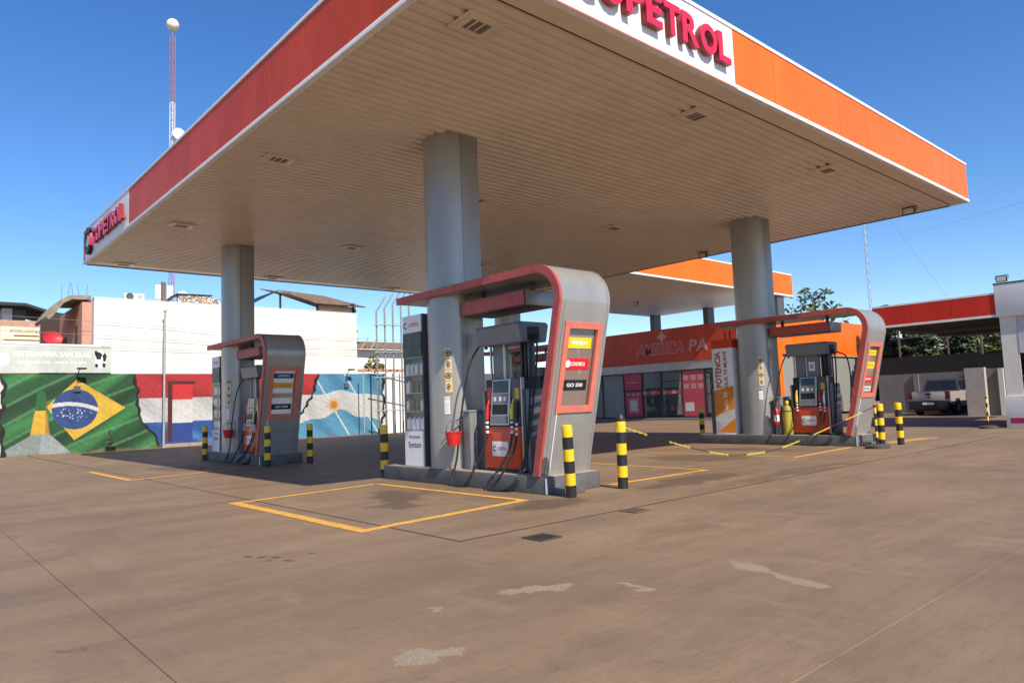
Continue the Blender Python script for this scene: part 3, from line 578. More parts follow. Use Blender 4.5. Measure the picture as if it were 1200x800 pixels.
# oil display cabinets on the far side of the columns
def oil_cabinet(off, label):
    global OFF
    OFF = Vector((*off, 0)); r = root('display_cabinet', label, 'display cabinet', (7.55, 10.9, .25), 'motor oil display cabinets')
    x0, x1, y0, y1 = 7.20, 7.40, 10.58, 11.22
    box('back', M_mgray, r, x1-.03, x1, y0, y1, .253, 2.98); box('side', M_dgray, r, x0+.02, x1-.032, y0, y0+.02, .253, 2.98); box('side', M_dgray, r, x0+.02, x1-.032, y1-.02, y1, .253, 2.98)
    h = box('header', M_wink, r, x0, x0+.15, y0+.022, y1-.022, 2.66, 2.975); text('COPETROL', 'lettering', M_pred, h, (x0-.0005, 10.83, 2.8), RX, UP, width=.34, height=.07, offset=.02, extr=.001)
    pts = [(11.10+math.cos(t)*.06, 2.8+math.sin(t)*.06) for t in np.linspace(.8, 5.5, 12)]+[(11.10+math.cos(t)*.035, 2.8+math.sin(t)*.035) for t in np.linspace(5.5, .8, 12)]
    B().prism([(22.2-u, v) for u, v in pts], 'x', x0-.0015, x0-.0005).done('emblem', M_navy, h)
    box('picture', M_green, r, x0, x0+.15, y0+.022, y1-.022, 2.22, 2.655)
    b = box('base_panel', M_wink, r, x0, x0+.15, y0+.022, y1-.022, .26, .88); text('Syntium', 'lettering', M_ink, b, (x0-.0005, 10.88, .62), RX, UP, width=.40, height=.14, extr=.001)
    text('PETRONAS', 'lettering', M_green, b, (x0-.0005, 10.88, .77), RX, UP, width=.36, height=.05, extr=.001)
    for z in (.89, 1.22, 1.55, 1.88, 2.2): box('shelf', M_galv, r, x0+.03, x1-.035, y0+.022, y1-.022, z, z+.015)
    for z in (.905, 1.235, 1.565, 1.895):
        for k in range(4):
            y = y0+.09+k*.15; mm = [M_wink, M_lgrey, M_steel, M_green][int(rng.integers(0, 4))] if z > 1 else M_wink
            q = B().box(x0+.03, x0+.11, y-.05, y+.05, z+.0005, z+.19, .012).lathe([(.018, z+.191), (.018, z+.22)], (x0+.07, y, 0), 8).done('oil_bottle', mm, r, True)
    B().poly([(x0+.006, y0+.022, .89), (x0+.006, y1-.022, .89), (x0+.006, y1-.022, 2.216), (x0+.006, y0+.022, 2.216)]).done('door_glass', M_glass, r); OFF = Vector((0, 0, 0))
oil_cabinet((0, 0), 'tall glass cabinet of oil bottles behind the nearest column'); oil_cabinet((0, DY), 'shaded tall oil cabinet behind the left column')
# poster stand and service gear on the right island
OFF = Vector((DX, 0, 0))
r = root('poster_stand', 'tall white and orange poster stand left of the right column', 'poster stand', (7.5, 11.0, .25))
x0, y0, y1 = 7.20, 10.62, 11.24
box('board', M_wink, r, x0, x0+.5, y0, y1, .253, 2.62, .01); box('header', M_redshade, r, x0-.006, x0+.506, y0-.005, y1+.005, 2.622, 2.86, .006)
box('side_post', M_dgray, r, x0+.03, x0+.42, y1+.02, y1+.14, .253, 1.4, .01)
def poster_poly(pts, m): return B().prism(pts, 'x', x0-.003, x0-.0005).done('print', m, r)
poster_poly([(y1-.005, .75), (y0+.005, .95), (y0+.005, 1.58), (y1-.005, 1.45)][::-1], M_por); poster_poly([(y1-.005, .75), (y0+.005, .95), (y0+.005, .72), (y1-.3, .5), (y1-.005, .62)][::-1], M_lgrey); poster_poly([(y0+.005, .3), (y0+.005, .70), (y1-.05, .3)], M_por)
text('POTENCIA', 'lettering', M_brown, r, (x0-.0005, 11.07, 2.03), UP, (0, 1, 0), width=1.0, height=.19, offset=.04, extr=.0015); text('QUE TE MUEVE', 'lettering', M_brown, r, (x0-.0005, 10.83, 2.03), UP, (0, 1, 0), width=1.0, height=.13, offset=.03, extr=.0015)
text('nafta 95', 'lettering', M_wink, r, (x0-.0035, 10.88, 1.15), UP, (0, 1, 0), width=.5, height=.12, offset=.012, extr=.0015)
for y in (10.7, 10.85): B().tube([(x0+.1, y, 2.86), (x0+.1, y, 3.08)], .02, 8).done('pole', M_black, r)
OFF = Vector((DX, 0, 0))
r = root('fire_extinguisher', 'red fire extinguisher on the grey cabinet by the right column', 'fire extinguisher', (7.15, 9.4, .55))
B().lathe([(.06, .50), (.075, .52), (.075, .86), (.05, .92), (.025, .94), (.025, .97)], (7.17, 9.42, 0), 16).done('cylinder', M_redpl, r, True); B().lathe([(.0765, .60), (.0765, .76)], (7.17, 9.42, 0), 16).done('label_band', M_wink, r, True)
B().tube([(7.17, 9.42, .97), (7.17, 9.42, 1.0), (7.13, 9.42, 1.03)], .014, 6).tube([(7.17, 9.42, .99), (7.12, 9.40, .97), (7.09, 9.38, .85), (7.10, 9.37, .62)], .01, 6).done('valve_hose', M_black, r, True)
box('wall_bracket', M_steel, r, 7.246, 7.2595, 9.37, 9.47, .6, .9)
r = root('gas_cylinder', 'dull yellow gas cylinder beside the right fuel dispenser', 'gas cylinder', (7.25, 9.2, .25))
B().lathe([(.11, .253), (.125, .27), (.125, .86), (.09, .96), (.045, 1.0), (.045, 1.05)], (7.28, 9.17, 0), 18).done('body', mat('dull_yellow_paint', (.33, .27, .02), .5, var=.2), r, True)
B().lathe([(.13, .84), (.13, .87)], (7.28, 9.17, 0), 18).done('band', M_dgray, r, True); B().lathe([(.045, 1.05), (.045, 1.12)], (7.28, 9.17, 0), 10).done('valve', M_yelpl, r, True)
OFF = Vector((0, 0, 0))

# chain and its stands
def chain_stand(x, y, label, tilt=0, hgt=.92):
    r = root('chain_stand', label, 'chain stand', (x, y, 0), 'portable chain stands')
    B().lathe([(.26, .0), (.26, .05), (.20, .085), (.05, .10)], (x, y, 0), 20).done('base', mat('stand_base', (.06, .055, .05), .6), r, True)
    for i in range(6): B().lathe([(.027, .1+(hgt-.1)*i/6), (.027, .1+(hgt-.1)*(i+1)/6-.0005)], (x, y, 0), 10).done('band', M_yelpl if i % 2 else M_black, r, True)
    B().lathe([(.033, hgt), (.036, hgt+.03), (.02, hgt+.055)], (x, y, 0), 10).done('cap', M_black, r, True)
chain_stand(16.88, 6.76, 'thin chain stand at the right island holding the yellow chain'); chain_stand(25.7, 6.95, 'thin chain stand alone in front of the white kiosk')
r = root('barrier_chain', 'yellow and black plastic chain sagging between bollard and stand', 'chain', (12, 6.95, .2))
cp = [(8.30, 6.95, .90), (8.65, 6.95, .80), (9.83, 6.96, .51), (11.0, 6.96, .29), (11.9, 6.95, .235), (12.8, 6.93, .27), (13.87, 6.9, .41), (15.4, 6.86, .66), (16.87, 6.76, .93)]
def interp(P, n):
    P = [Vector(p) for p in P]; Q = []
    for i in range(len(P)-1):
        p0, p1, p2, p3 = P[max(i-1, 0)], P[i], P[i+1], P[min(i+2, len(P)-1)]
        for t in np.linspace(0, 1, n+1)[:-1]: Q.append(.5*((2*p1)+(p2-p0)*t+(2*p0-5*p1+4*p2-p3)*t*t+(3*p1-p0-3*p2+p3)*t**3))
    return Q+[P[-1]]
Q = interp(cp, 40); acc = 0; pos = [Q[0]]
for a, b in zip(Q, Q[1:]):
    acc += (b-a).length
    if acc > .055: pos.append(b); acc = 0
bmY, bmK = B(), B()
for i in range(len(pos)-1):
    a, b = pos[i], pos[i+1]; t = (b-a).normalized(); s = t.cross(V(0, 0, 1)).normalized(); u = s.cross(t); w_ = s if i % 2 else u; c = (a+b)/2; hl = .033; hw = .012
    k = 10; tgt = bmY if (i//9) % 2 == 0 else bmK
    lp = [c+t*(hl*math.cos(q))+w_*(hw*math.sin(q)) for q in np.linspace(0, 2*math.pi, k+1)]
    tgt.tube(lp, .0045, 5, False)
for bb, m, n_ in ((bmY, M_yelpl, 'yellow_links'), (bmK, M_black, 'black_links')):
    o = bb.done(n_, m, r, True); o['kind'] = 'stuff'
B().lathe([(.081, .82), (.081, .90)], (8.23, 6.95, 0), 18).done('chain_loop', M_yelpl, r, True)

# ------------------------------------------------------------------ mural wall and what stands behind it
WY = 33.0
r = root('mural_wall', 'long painted boundary wall with Brazil, Paraguay and Argentina flags', 'wall', (12, WY, 0))
box('wall', M_wallw, r, -14, 36.6, WY, WY+.25, 0, 3.16)
U0, U1, Z1 = 3.05, 20.15, 3.155; st = .021
us = np.arange(U0, U1+st/2, st); vs = np.linspace(.0, Z1, int(Z1/st)+1); Ug, Vg = np.meshgrid(us, vs)
def sm(x, a, b): t = np.clip((x-a)/(b-a), 0, 1); return t*t*(3-2*t)
def wob(v, seed, amp): return amp*(np.sin(v*3.1+seed)+.6*np.sin(v*7.3+seed*2)+.35*np.sin(v*17+seed*3))
def nz(u, v, s): return (np.sin(u*s+np.sin(v*s*.7)*1.3)+np.sin(v*s*1.3+u*s*.45+1.7)+np.sin((u+v)*s*.8+2.1*np.sin(u*s*.33)))/3
C = np.zeros(Ug.shape+(3,)); 
def paint(mask, col):
    m_ = np.clip(mask, 0, 1)[..., None]; C[:] = C*(1-m_)+np.array(col)*m_
white = S(238, 238, 236)
C[:] = white
eL = 3.36+wob(Vg, .4, .05); eBP = 7.95+(Z1-Vg)*.05+.75*sm(1.75-Vg, 0, 1.7)+wob(Vg, 1.3, .035); ePA = 15.05+1.15*sm(Vg, .4, 3.1)+wob(Vg, 2.2, .06); eR = 19.95-.12*sm(2.2-Vg, 0, 2)+wob(Vg, 3.7, .05)
inB = (Ug > eL) & (Ug < eBP); inP = (Ug >= eBP) & (Ug < ePA); inA = (Ug >= ePA) & (Ug < eR)
# flag with green field
paint(inB*1., S(28, 92, 48)); f1 = np.clip(np.sin((Vg*1.0-Ug*.62)*3.3+.5*np.sin(Ug*1.3))-.35, 0, 1); paint(inB*f1*.95, S(70, 165, 88)); f2 = np.clip(-np.sin((Vg*1.0-Ug*.62)*3.3+.5*np.sin(Ug*1.3)+.5)-.3, 0, 1); paint(inB*f2*.9, S(8, 44, 24)); f3 = np.clip(np.sin((Vg*1.0-Ug*.5)*9+1.2*np.sin(Ug*.9))-.75, 0, 1)*4; paint(inB*np.clip(f3, 0, 1)*.45, S(110, 185, 120))
rh = [(4.77, 1.86), (5.80, 2.92), (7.57, 1.74), (5.74, .52)]
def inpoly(P):
    m_ = np.ones(Ug.shape, bool); n = len(P)
    sgn = sum(P[i][0]*P[(i+1) % n][1]-P[(i+1) % n][0]*P[i][1] for i in range(n))
    for i in range(n):
        (ax, ay), (bx_, by) = P[i], P[(i+1) % n]; m_ &= ((bx_-ax)*(Vg-ay)-(by-ay)*(Ug-ax))*sgn > 0
    return m_
rm = inpoly(rh); paint(rm*1., S(246, 200, 40)); paint(rm*np.clip(nz(Ug, Vg, 5)-.1, 0, 1)*.5, S(222, 160, 25))
dc = ((Ug-5.76)/.80)**2+((Vg-1.74)/.80)**2 < 1; paint(dc*1., S(38, 78, 150)); paint(dc*np.clip(nz(Ug, Vg, 7), 0, 1)*.6, S(22, 52, 112))
band = dc & (np.abs(np.hypot(Ug-5.5, Vg+.35)-2.30) < .075); paint(band*1., S(228, 230, 232))
for k in range(34):
    a = rng.uniform(0, 6.28); q = rng.uniform(.05, .62); su, sv = 5.76+math.cos(a)*q, 1.5+math.sin(a)*q*.55
    paint(((Ug-su)**2+(Vg-sv)**2 < rng.uniform(.012, .026)**2)*1., (.8, .85, .9))
# painted obelisk
paint(inpoly([(3.10, .02), (5.60, .02), (5.40, .28), (4.90, .78), (4.30, .78)][::1])*1., S(150, 165, 165)); paint(inpoly([(4.55, .02), (5.65, .02), (4.90, .78), (4.65, .78)])*1., S(172, 186, 188))
paint(inpoly([(4.27, .78), (4.91, .78), (4.79, 1.72), (4.41, 1.72)])*1., S(244, 190, 40)); paint(inpoly([(4.41, 1.72), (4.79, 1.72), (4.75, 2.35), (4.63, 2.55), (4.53, 2.52), (4.47, 2.35)])*1., S(30, 112, 62)); paint(inpoly([(4.77, .78), (4.91, .78), (4.79, 2.2), (4.73, 2.2)])*.5, S(120, 90, 30))
# red white blue flag
pz = np.where(Vg > 2.12, 0, np.where(Vg > 1.08, 1, 2))
paint((inP & (pz == 0))*1., S(205, 38, 48)); paint((inP & (pz == 1))*1., S(224, 226, 228)); paint((inP & (pz == 2))*1., S(30, 84, 168))
fo = np.clip(np.sin((Ug*.9+Vg*1.6)*2.6+.8*np.sin(Vg*2))-.25, 0, 1); paint((inP & (pz == 0))*fo*.7, S(150, 22, 32)); paint((inP & (pz == 1))*fo*.65, S(172, 178, 186)); paint((inP & (pz == 2))*fo*.7, S(90, 160, 220))
dr = (Ug > 9.22) & (Ug < 10.35) & (Vg > .2) & (Vg < 2.82) & inP; fr_ = dr & ((Ug < 9.40) | (Vg > 2.70)); paint(fr_*1., S(92, 30, 34))
dd = dr & (Ug >= 9.40) & (Ug < 10.25) & (Vg <= 2.68); paint((dd & (Vg > 2.02))*1., S(240, 30, 46)); paint((dd & (Vg <= 2.02) & (Vg > 1.02))*1., S(236, 236, 238)); paint((dd & (Vg <= 1.02))*1., S(28, 70, 160))
# sky-blue and white flag
wave = .25*np.sin(Ug*1.5+.6)+.10*np.sin(Ug*3.7); pa = np.where(Vg > 2.15+wave*.5, 0, np.where(Vg > 1.0+wave, 1, 2))
paint((inA & (pa != 1))*1., S(86, 164, 206)); paint((inA & (pa == 1))*1., S(226, 228, 228))
fo = np.clip(np.sin((Ug*1.5+Vg*1.1)*2.0+1.0+.6*np.sin(Vg*1.7))-.2, 0, 1); paint((inA & (pa != 1))*fo*.75, S(46, 122, 168)); paint((inA & (pa == 1))*fo*.5, S(180, 188, 192))
for c0 in (17.9, 19.6, 22.0): hl = np.abs(Ug+.62*Vg-c0) < .05; paint((inA & hl)*.8, S(232, 240, 244))
ds = np.hypot(Ug-17.04, Vg-1.58); an = np.arctan2(Vg-1.58, Ug-17.04); paint(((ds < .30+.07*np.sign(np.sin(an*16))) & inA)*1., S(236, 178, 70)); paint((ds < .17)*1., S(214, 138, 50))
for e, wd in ((eL, .08), (eBP, .065), (ePA, .085), (eR, .085)): paint((np.abs(Ug-e-.05*nz(Ug, Vg, 11)) < wd*(.75+.35*nz(Ug*0+1, Vg, 9)))*1., (.004, .004, .004))
paint(sm(.14-Vg, 0, .14)*.55*(nz(Ug, Vg, 6) > -.2), S(150, 120, 95)); 
me = bpy.data.meshes.new('mural'); nv, nu = Ug.shape
verts = np.stack([Ug.ravel(), np.full(Ug.size, WY-.006), Vg.ravel()], 1)-np.array([12, WY, 0]); idx = np.arange(Ug.size).reshape(nv, nu)
faces = np.stack([idx[:-1, :-1].ravel(), idx[:-1, 1:].ravel(), idx[1:, 1:].ravel(), idx[1:, :-1].ravel()], 1)
me.vertices.add(len(verts)); me.vertices.foreach_set('co', verts.ravel()); me.loops.add(faces.size); me.loops.foreach_set('vertex_index', faces.ravel()); me.polygons.add(len(faces)); me.polygons.foreach_set('loop_start', np.arange(0, faces.size, 4)); me.update(calc_edges=True)
lum = C.mean(2, keepdims=True); C[:] = lum*.07+C*.93; br = nz(Ug*1.0, Vg*1.0, 23)*.10+nz(Ug, Vg*.4, 41)*.08+nz(Ug*.3, Vg, 2.3)*.10; br += rng.normal(0, .05, Ug.shape); C *= (1+br)[..., None]; C = np.clip(C, .003, .9)*.62
ca = me.color_attributes.new('Col', 'FLOAT_COLOR', 'POINT'); ca.data.foreach_set('color', np.concatenate([C.reshape(-1, 3), np.ones((Ug.size, 1))], 1).ravel().astype('f'))
me.materials.append(vcol_mat('mural_paint', .65)); mo = bpy.data.objects.new('mural', me); COL.objects.link(mo); mo.parent = r
box('step', M_kerbtop, r, 8.95, 10.75, WY-.35, WY-.008, 0, .14, .01)

# white building block behind the wall
M_wb = mat('white_building_render', (.74, .735, .71), .85, var=.05, scale=.8, streak=.75, bump=.2, dirt=(.58, .57, .54))
r = root('white_building', 'big blank white rendered building rising above the mural wall', 'building', (12.4, 36, 0))
box('wall', M_wb, r, 6.38, 18.42, WY+.02, 44, 3.162, 6.28); box('ground_floor', M_wb, r, 6.38, 18.42, WY+.252, 44, 0, 3.16); box('coping', M_wallg, r, 6.36, 18.44, WY+.012, WY+.25, 6.281, 6.32)
box('corner_pipe', M_tan, r, 18.43, 18.56, WY+.3, WY+.43, 1, 6.9); box('pipe_clamp', M_black, r, 18.40, 18.62, WY+.28, WY+.45, 5.35, 5.45)
r = root('roof_shed', 'brown tin-roofed shed on top of the white building', 'shed', (16.4, 36.5, 6.32))
B().hexa([V(14.3, 35.5, 7.62), V(18.2, 32.7, 6.70), V(18.95, 37.2, 6.95), V(17.1, 39, 7.95), V(14.3, 35.5, 7.67), V(18.2, 32.7, 6.75), V(18.95, 37.2, 7.0), V(17.1, 39, 8.0)]).done('underside_plane', M_rust, r)
B().hexa([V(14.22, 32.95, 7.18), V(16.1, 32.9, 6.64), V(18.85, 32.9, 6.62), V(17.0, 33.8, 7.20), V(14.2, 32.95, 7.22), V(16.1, 32.86, 6.68), V(18.9, 32.86, 6.66), V(17.0, 33.8, 7.24)]).done('roof_sheet', M_rust, r)
B().hexa([V(12.9, 33.2, 6.42), V(14.22, 33.0, 7.18), V(14.5, 36, 7.3), V(13, 36, 6.5), V(12.9, 33.2, 6.46), V(14.22, 33.0, 7.22), V(14.5, 36, 7.34), V(13, 36, 6.54)]).done('roof_sheet', M_black, r)
box('back_wall', M_timber, r, 16.35, 18.40, WY+.28, WY+.34, 6.321, 6.66)
for x in (14.35, 16.28, 18.32): box('post', M_black, r, x, x+.08, WY+.18, WY+.26, 6.321, 6.66 if x > 16 else 7.1)
r = root('air_conditioner', 'white air conditioner box on the white building roof edge', 'air conditioner', (7.85, WY+.3, 6.32))
box('case', M_white, r, 7.52, 8.28, WY+.1, WY+.42, 6.322, 6.58, .015); B().lathe([(.15, 0), (.15, -.012)], (7.72, WY+.1, 6.45), 18, 'y').done('fan_grille', M_dgray, r)
for k in range(3): box('vent', M_dgray, r, 8.02+k*.07, 8.05+k*.07, WY+.093, WY+.099, 6.36, 6.54)
# pile of brick rubble under a dark sheet
r = root('brick_pile', 'stack of pale broken bricks under a black sheet on the roof', 'brick pile', (10.4, WY+.5, 6.32))
bm0 = None
for k in range(168):
    lay = k//24; x = 9.7+(k % 24)*.078+rng.uniform(-.02, .02); z = 6.323+lay*.058
    if x > 11.5 or z > 6.68-.02*max(0, x-10.9)/.1: continue
    B().box(x, x+.068, WY+.26+rng.uniform(0, .05), WY+.5, z, z+.052).done('brick', [M_brickw, M_oldconc, M_wallg][int(rng.integers(0, 3))], r)
B().prism([(9.3, 6.322), (9.66, 6.70), (11.2, 6.74), (11.2, 6.77), (9.64, 6.74), (9.2, 6.322)], 'y', WY+.22, WY+1.2).done('cover_sheet', M_black, r)
# pink house with balcony, left
r = root('pink_house', 'pink house with curved concrete balcony slab left of the white building', 'house', (4.6, 38, 0))
box('side_wall', M_pink, r, 6.0, 6.36, WY+.3, 38.6, 0, 6.12); box('back_wall', M_brickw, r, 5.3, 5.99, 38.5, 38.8, 0, 5.9); box('recess', mat('dark_interior', (.05, .035, .03), .9), r, 5.3, 5.98, 38.3, 38.49, 3.4, 6.2)
box('door', mat('dark_door', (.06, .035, .03), .6), r, 5.975, 5.999, 34.1, 34.6, 3.3, 5.25); box('door', mat('dark_door', (.06, .035, .03), .6), r, 5.975, 5.999, 36.5, 37.3, 3.3, 4.95)
sl_pts = [(4.80, 5.50), (4.95, 5.75), (5.3, 6.22), (5.62, 6.42), (6.37, 6.46), (6.37, 6.28), (5.7, 6.26), (5.4, 6.08), (5.05, 5.55), (4.88, 5.38)]
B().prism(sl_pts, 'y', 33.6, 36.6).done('balcony_slab', M_oldconc, r, True)
for k in range(5): B().tube([(5.4+k*.22, 34.2, 6.3), (5.4+k*.22+rng.uniform(-.1, .1), 34.2, 6.9+rng.uniform(0, .3))], .012, 4).done('rebar', M_rust, r)
r = root('office_house', 'peach house with dark awning at the far left edge', 'house', (1.5, 41, 0))
box('wall', M_brickw, r, -6, 5.7, 40.5, 46, 0, 6.1); box('upper_wall', M_wallg, r, 4.05, 4.45, 40.7, 41.5, 6.101, 6.68); box('opening', M_dgray, r, 4.46, 5.0, 40.9, 41.2, 6.101, 6.66)
B().prism([(-3, 6.70), (4.9, 6.74), (5.7, 6.50), (6.3, 6.36), (6.9, 6.42), (6.9, 6.52), (6.3, 6.48), (5.7, 6.63), (4.9, 6.88), (-3, 6.87)], 'y', 40, 44).done('awning', M_black, r)
M_mar = mat('maroon_ink', (.20, .05, .04), .6)
sb = box('sign_board', mat('cream_board', (.72, .64, .50), .6), r, 3.98, 5.66, 40.38, 40.44, 4.6, 5.78); text('ESTUDIO CONTABLE', 'lettering', M_mar, sb, (4.95, 40.378, 5.58), RY, UP, width=1.2, height=.13, extr=.002)
box('lettering', M_mar, sb, 4.5, 5.5, 40.372, 40.379, 5.33, 5.39); box('lettering', M_dgray, sb, 4.1, 5.6, 40.372, 40.379, 5.13, 5.18)
box('window', M_screen, r, 3.3, 3.92, 40.44, 40.49, 4.6, 5.78)
# vet board on the wall
r = root('shop_sign', 'pale green veterinary clinic sign above the mural, left', 'sign', (4, WY, 3.2))
M_vet = mat('pale_green_print', (.47, .52, .49), .5, var=.16, scale=1.2); bd = box('board', M_vet, r, .6, 7.0, WY-.07, WY-.02, 3.19, 4.33); box('border', M_white, r, .6, 6.62, WY-.071, WY-.069, 4.22, 4.33)
text('VETERINARIA SAN BLAS', 'lettering', M_wink, r, (4.93, WY-.0705, 3.92), RY, UP, width=2.62, height=.20, offset=.02, extr=.004); text('(0982) 896 753 - (0983) 612 394', 'lettering', M_wink, r, (4.95, WY-.0705, 3.58), RY, UP, width=2.3, height=.12, extr=.004)
b = B()
for (cx_, cz_, a_, b_) in ((6.55, 3.88, .12, .16), (6.76, 3.82, .07, .18), (6.48, 3.48, .06, .08), (6.74, 3.5, .06, .10), (6.45, 4.0, .05, .09)): b.poly([V(cx_+math.cos(t)*a_*(1+.2*math.sin(5*t)), WY-.072, cz_+math.sin(t)*b_) for t in np.linspace(0, 2*math.pi, 18)[:-1]])
b.done('dog_picture', M_ink, r); b = B(); b.poly([V(6.62+math.cos(t)*.2, WY-.0712, 3.72+math.sin(t)*.36) for t in np.linspace(0, 2*math.pi, 20)[:-1]]); b.done('dog_picture', M_wink, r)
b = B(); b.poly([V(3.35+math.cos(t)*.22, WY-.0715, 3.7+math.sin(t)*.25) for t in np.linspace(0, 2*math.pi, 20)[:-1]]); b.done('badge', M_wink, r)
# satellite dish
r = root('satellite_dish', 'red satellite dish above the veterinary sign', 'satellite dish', (5.0, 34, 4.33))
B().lathe([(.02, .09), (.17, .065), (.30, .02), (.37, -.04), (.38, -.04), (.31, .035), (.17, .085), (.02, .11)], (0, 0, 0), 28, 'y').done('reflector', mat('red_dish', (.62, .03, .05), .45), r, True)
dsh = r.children[0]; dsh.data.transform(Matrix.Translation(Vector((5.03, 33.6, 4.62))-ORG[r]) @ Matrix.Rotation(math.radians(18), 4, 'Z') @ Matrix.Rotation(math.radians(-20), 4, 'X') @ Matrix.Scale(.78, 4, (0, 0, 1)) @ Matrix.Translation(ORG[r]))
B().tube([(5.05, 33.65, 4.45), (5.45, 33.35, 4.35), (5.5, 33.2, 4.55)], .018, 6).done('feed_arm', M_dgray, r); B().tube([(5.05, 33.75, 4.6), (5.05, 33.9, 4.0), (5.05, 33.9, 3.17)], .025, 6).done('mast', M_galv, r)
# flag pole, wall lamps, plant pot
r = root('flag_pole', 'thin bare grey pole in front of the mural, left of the door', 'pole', (8.98, WY-.4, 0))
B().tube([(8.95, WY-.4, 0), (8.97, WY-.4, 5.0)], .05, 10).tube([(8.97, WY-.4, 5.0), (8.98, WY-.4, 5.8)], .04, 10).done('pipe', M_galv, r, True); B().lathe([(.07, 5.8), (.07, 5.86)], (8.98, WY-.4, 0), 10).done('cap', M_galv, r)
def wall_lamp(x, label):
    r = root('wall_lamp', label, 'wall lamp', (x, WY-.1, 2.5), 'lamps on the mural wall')
    B().tube([(x-.02, WY-.02, 3.0), (x, WY-.25, 3.25), (x+.05, WY-.45, 3.35)], .018, 6).done('arm', M_black, r); B().box(x-.1, x+.22, WY-.55, WY-.38, 3.30, 3.37, .01).done('lamp_head', M_black, r)
    box('control_box', M_dgray, r, x-.13, x+.10, WY-.09, WY-.02, 2.44, 2.66); B().tube([(x-.02, WY-.03, 3.0), (x-.02, WY-.03, 2.66)], .008, 5).done('cable', M_black, r)
wall_lamp(5.82, 'small lamp above the Brazilian flag diamond'); wall_lamp(17.75, 'small lamp on the Argentine flag')
M_leaf = mat('leaf_green', (.055, .095, .03), .55, var=.45, scale=5); M_leafd = mat('leaf_dark_green', (.03, .055, .02), .55, var=.45, scale=4); M_leafy = mat('leaf_yellow_green', (.14, .15, .035), .6, var=.35, scale=3); M_bark = mat('bark', (.09, .065, .05), .9, var=.3); M_dry = mat('dry_twigs', (.22, .17, .13), .9, var=.3)
def leaves(name, m, parent, clumps, n, sz, flat=.7):
    b = bmesh.new(); vs_, fs_ = [], []
    for (c, rad) in clumps:
        d = rng.normal(size=(n, 3)); d /= np.linalg.norm(d, axis=1)[:, None]; rr = rng.uniform(.25, 1, n)**(1/2.2); P = np.array(c)+d*rr[:, None]*np.array(rad)
        A = rng.normal(size=(n, 3)); A /= np.linalg.norm(A, axis=1)[:, None]; A[:, 2] *= flat; Bq = np.cross(A, rng.normal(size=(n, 3))); Bq /= np.linalg.norm(Bq, axis=1)[:, None]; s_ = sz*rng.uniform(.6, 1.4, n)[:, None]
        q = np.stack([P-A*s_, P+Bq*s_*.45, P+A*s_, P-Bq*s_*.45], 1)+0; vs_.append(q.reshape(-1, 3))
    vv = np.concatenate(vs_)-np.array(ORG[parent]); me = bpy.data.meshes.new(name); nf = len(vv)//4; me.vertices.add(len(vv)); me.vertices.foreach_set('co', vv.ravel()); me.loops.add(nf*4); me.loops.foreach_set('vertex_index', np.arange(nf*4)); me.polygons.add(nf); me.polygons.foreach_set('loop_start', np.arange(0, nf*4, 4)); me.update(calc_edges=True); me.materials.append(m)
    b.free(); o = bpy.data.objects.new(name, me); COL.objects.link(o); o.parent = parent; ORG[o] = ORG[parent]; return o
def tree(x, y, base, top, wid, label, m, n=1500, sz=.16, k=16, shape='round', group='trees beyond the carport', dens=1.):
    r = root('tree', label, 'tree', (x, y, 0), group); tp = []; b = B()
    b.tube([(x, y, 0), (x+.1, y, base), (x+.05, y+.1, (base+top)/2), (x, y, top-.3)], [.16, .12, .07, .02], 8)
    cl = []
    for i in range(k):
        t = (i+.5)/k; z = base+(top-base)*t; a = i*2.4; prof = (1-t)*.95+.1 if shape == 'cone' else math.sin(math.pi*(.12+.84*t))**.7
        q = wid*prof*rng.uniform(.45, .95); c = (x+math.cos(a)*q*.75, y+math.sin(a)*q*.75, z); s = wid*prof*rng.uniform(.28, .5)+.12; cl.append((c, (s, s, s*.75)))
        b.tube([(x+.05, y+.05, max(base*.8, z-.6)), ((x+c[0])/2, (y+c[1])/2, z-.15), c], [.05, .03, .01], 5)
    b.done('trunk', M_bark, r, True); leaves('crown', m, r, cl, int(n/k*dens), sz)
r = root('potted_plant', 'small plant in a black pot at the foot of the mural', 'potted plant', (6.95, WY-.35, 0))
B().lathe([(.16, 0), (.20, .17), (.21, .18), (.17, .18)], (6.95, WY-.35, 0), 14).done('pot', M_black, r, True); B().tube([(6.95, WY-.35, .15), (6.97, WY-.34, .45), (6.93, WY-.36, .75)], .012, 5).done('stem', M_bark, r); leaves('foliage', M_leaf, r, [((6.95, WY-.35, .4), (.14, .14, .2)), ((6.94, WY-.36, .7), (.10, .1, .18))], 22, .06)
# overhead wires across the white wall
for k, (za, zb, lab) in enumerate(((5.35, 4.95, 'uppermost'), (4.78, 4.50, 'middle'), (4.30, 4.18, 'lowest'))):
    tag(B().tube(interp([(-12, WY-.10, za+.3), (6, WY-.10, za-.05), (14, WY-.10, zb), (30, WY-.10, zb+.1)], 8), .007, 5).done('overhead_wire', M_mgray), f'{lab} of the three thin wires crossing the white building', 'wire', 'wires across the white building')
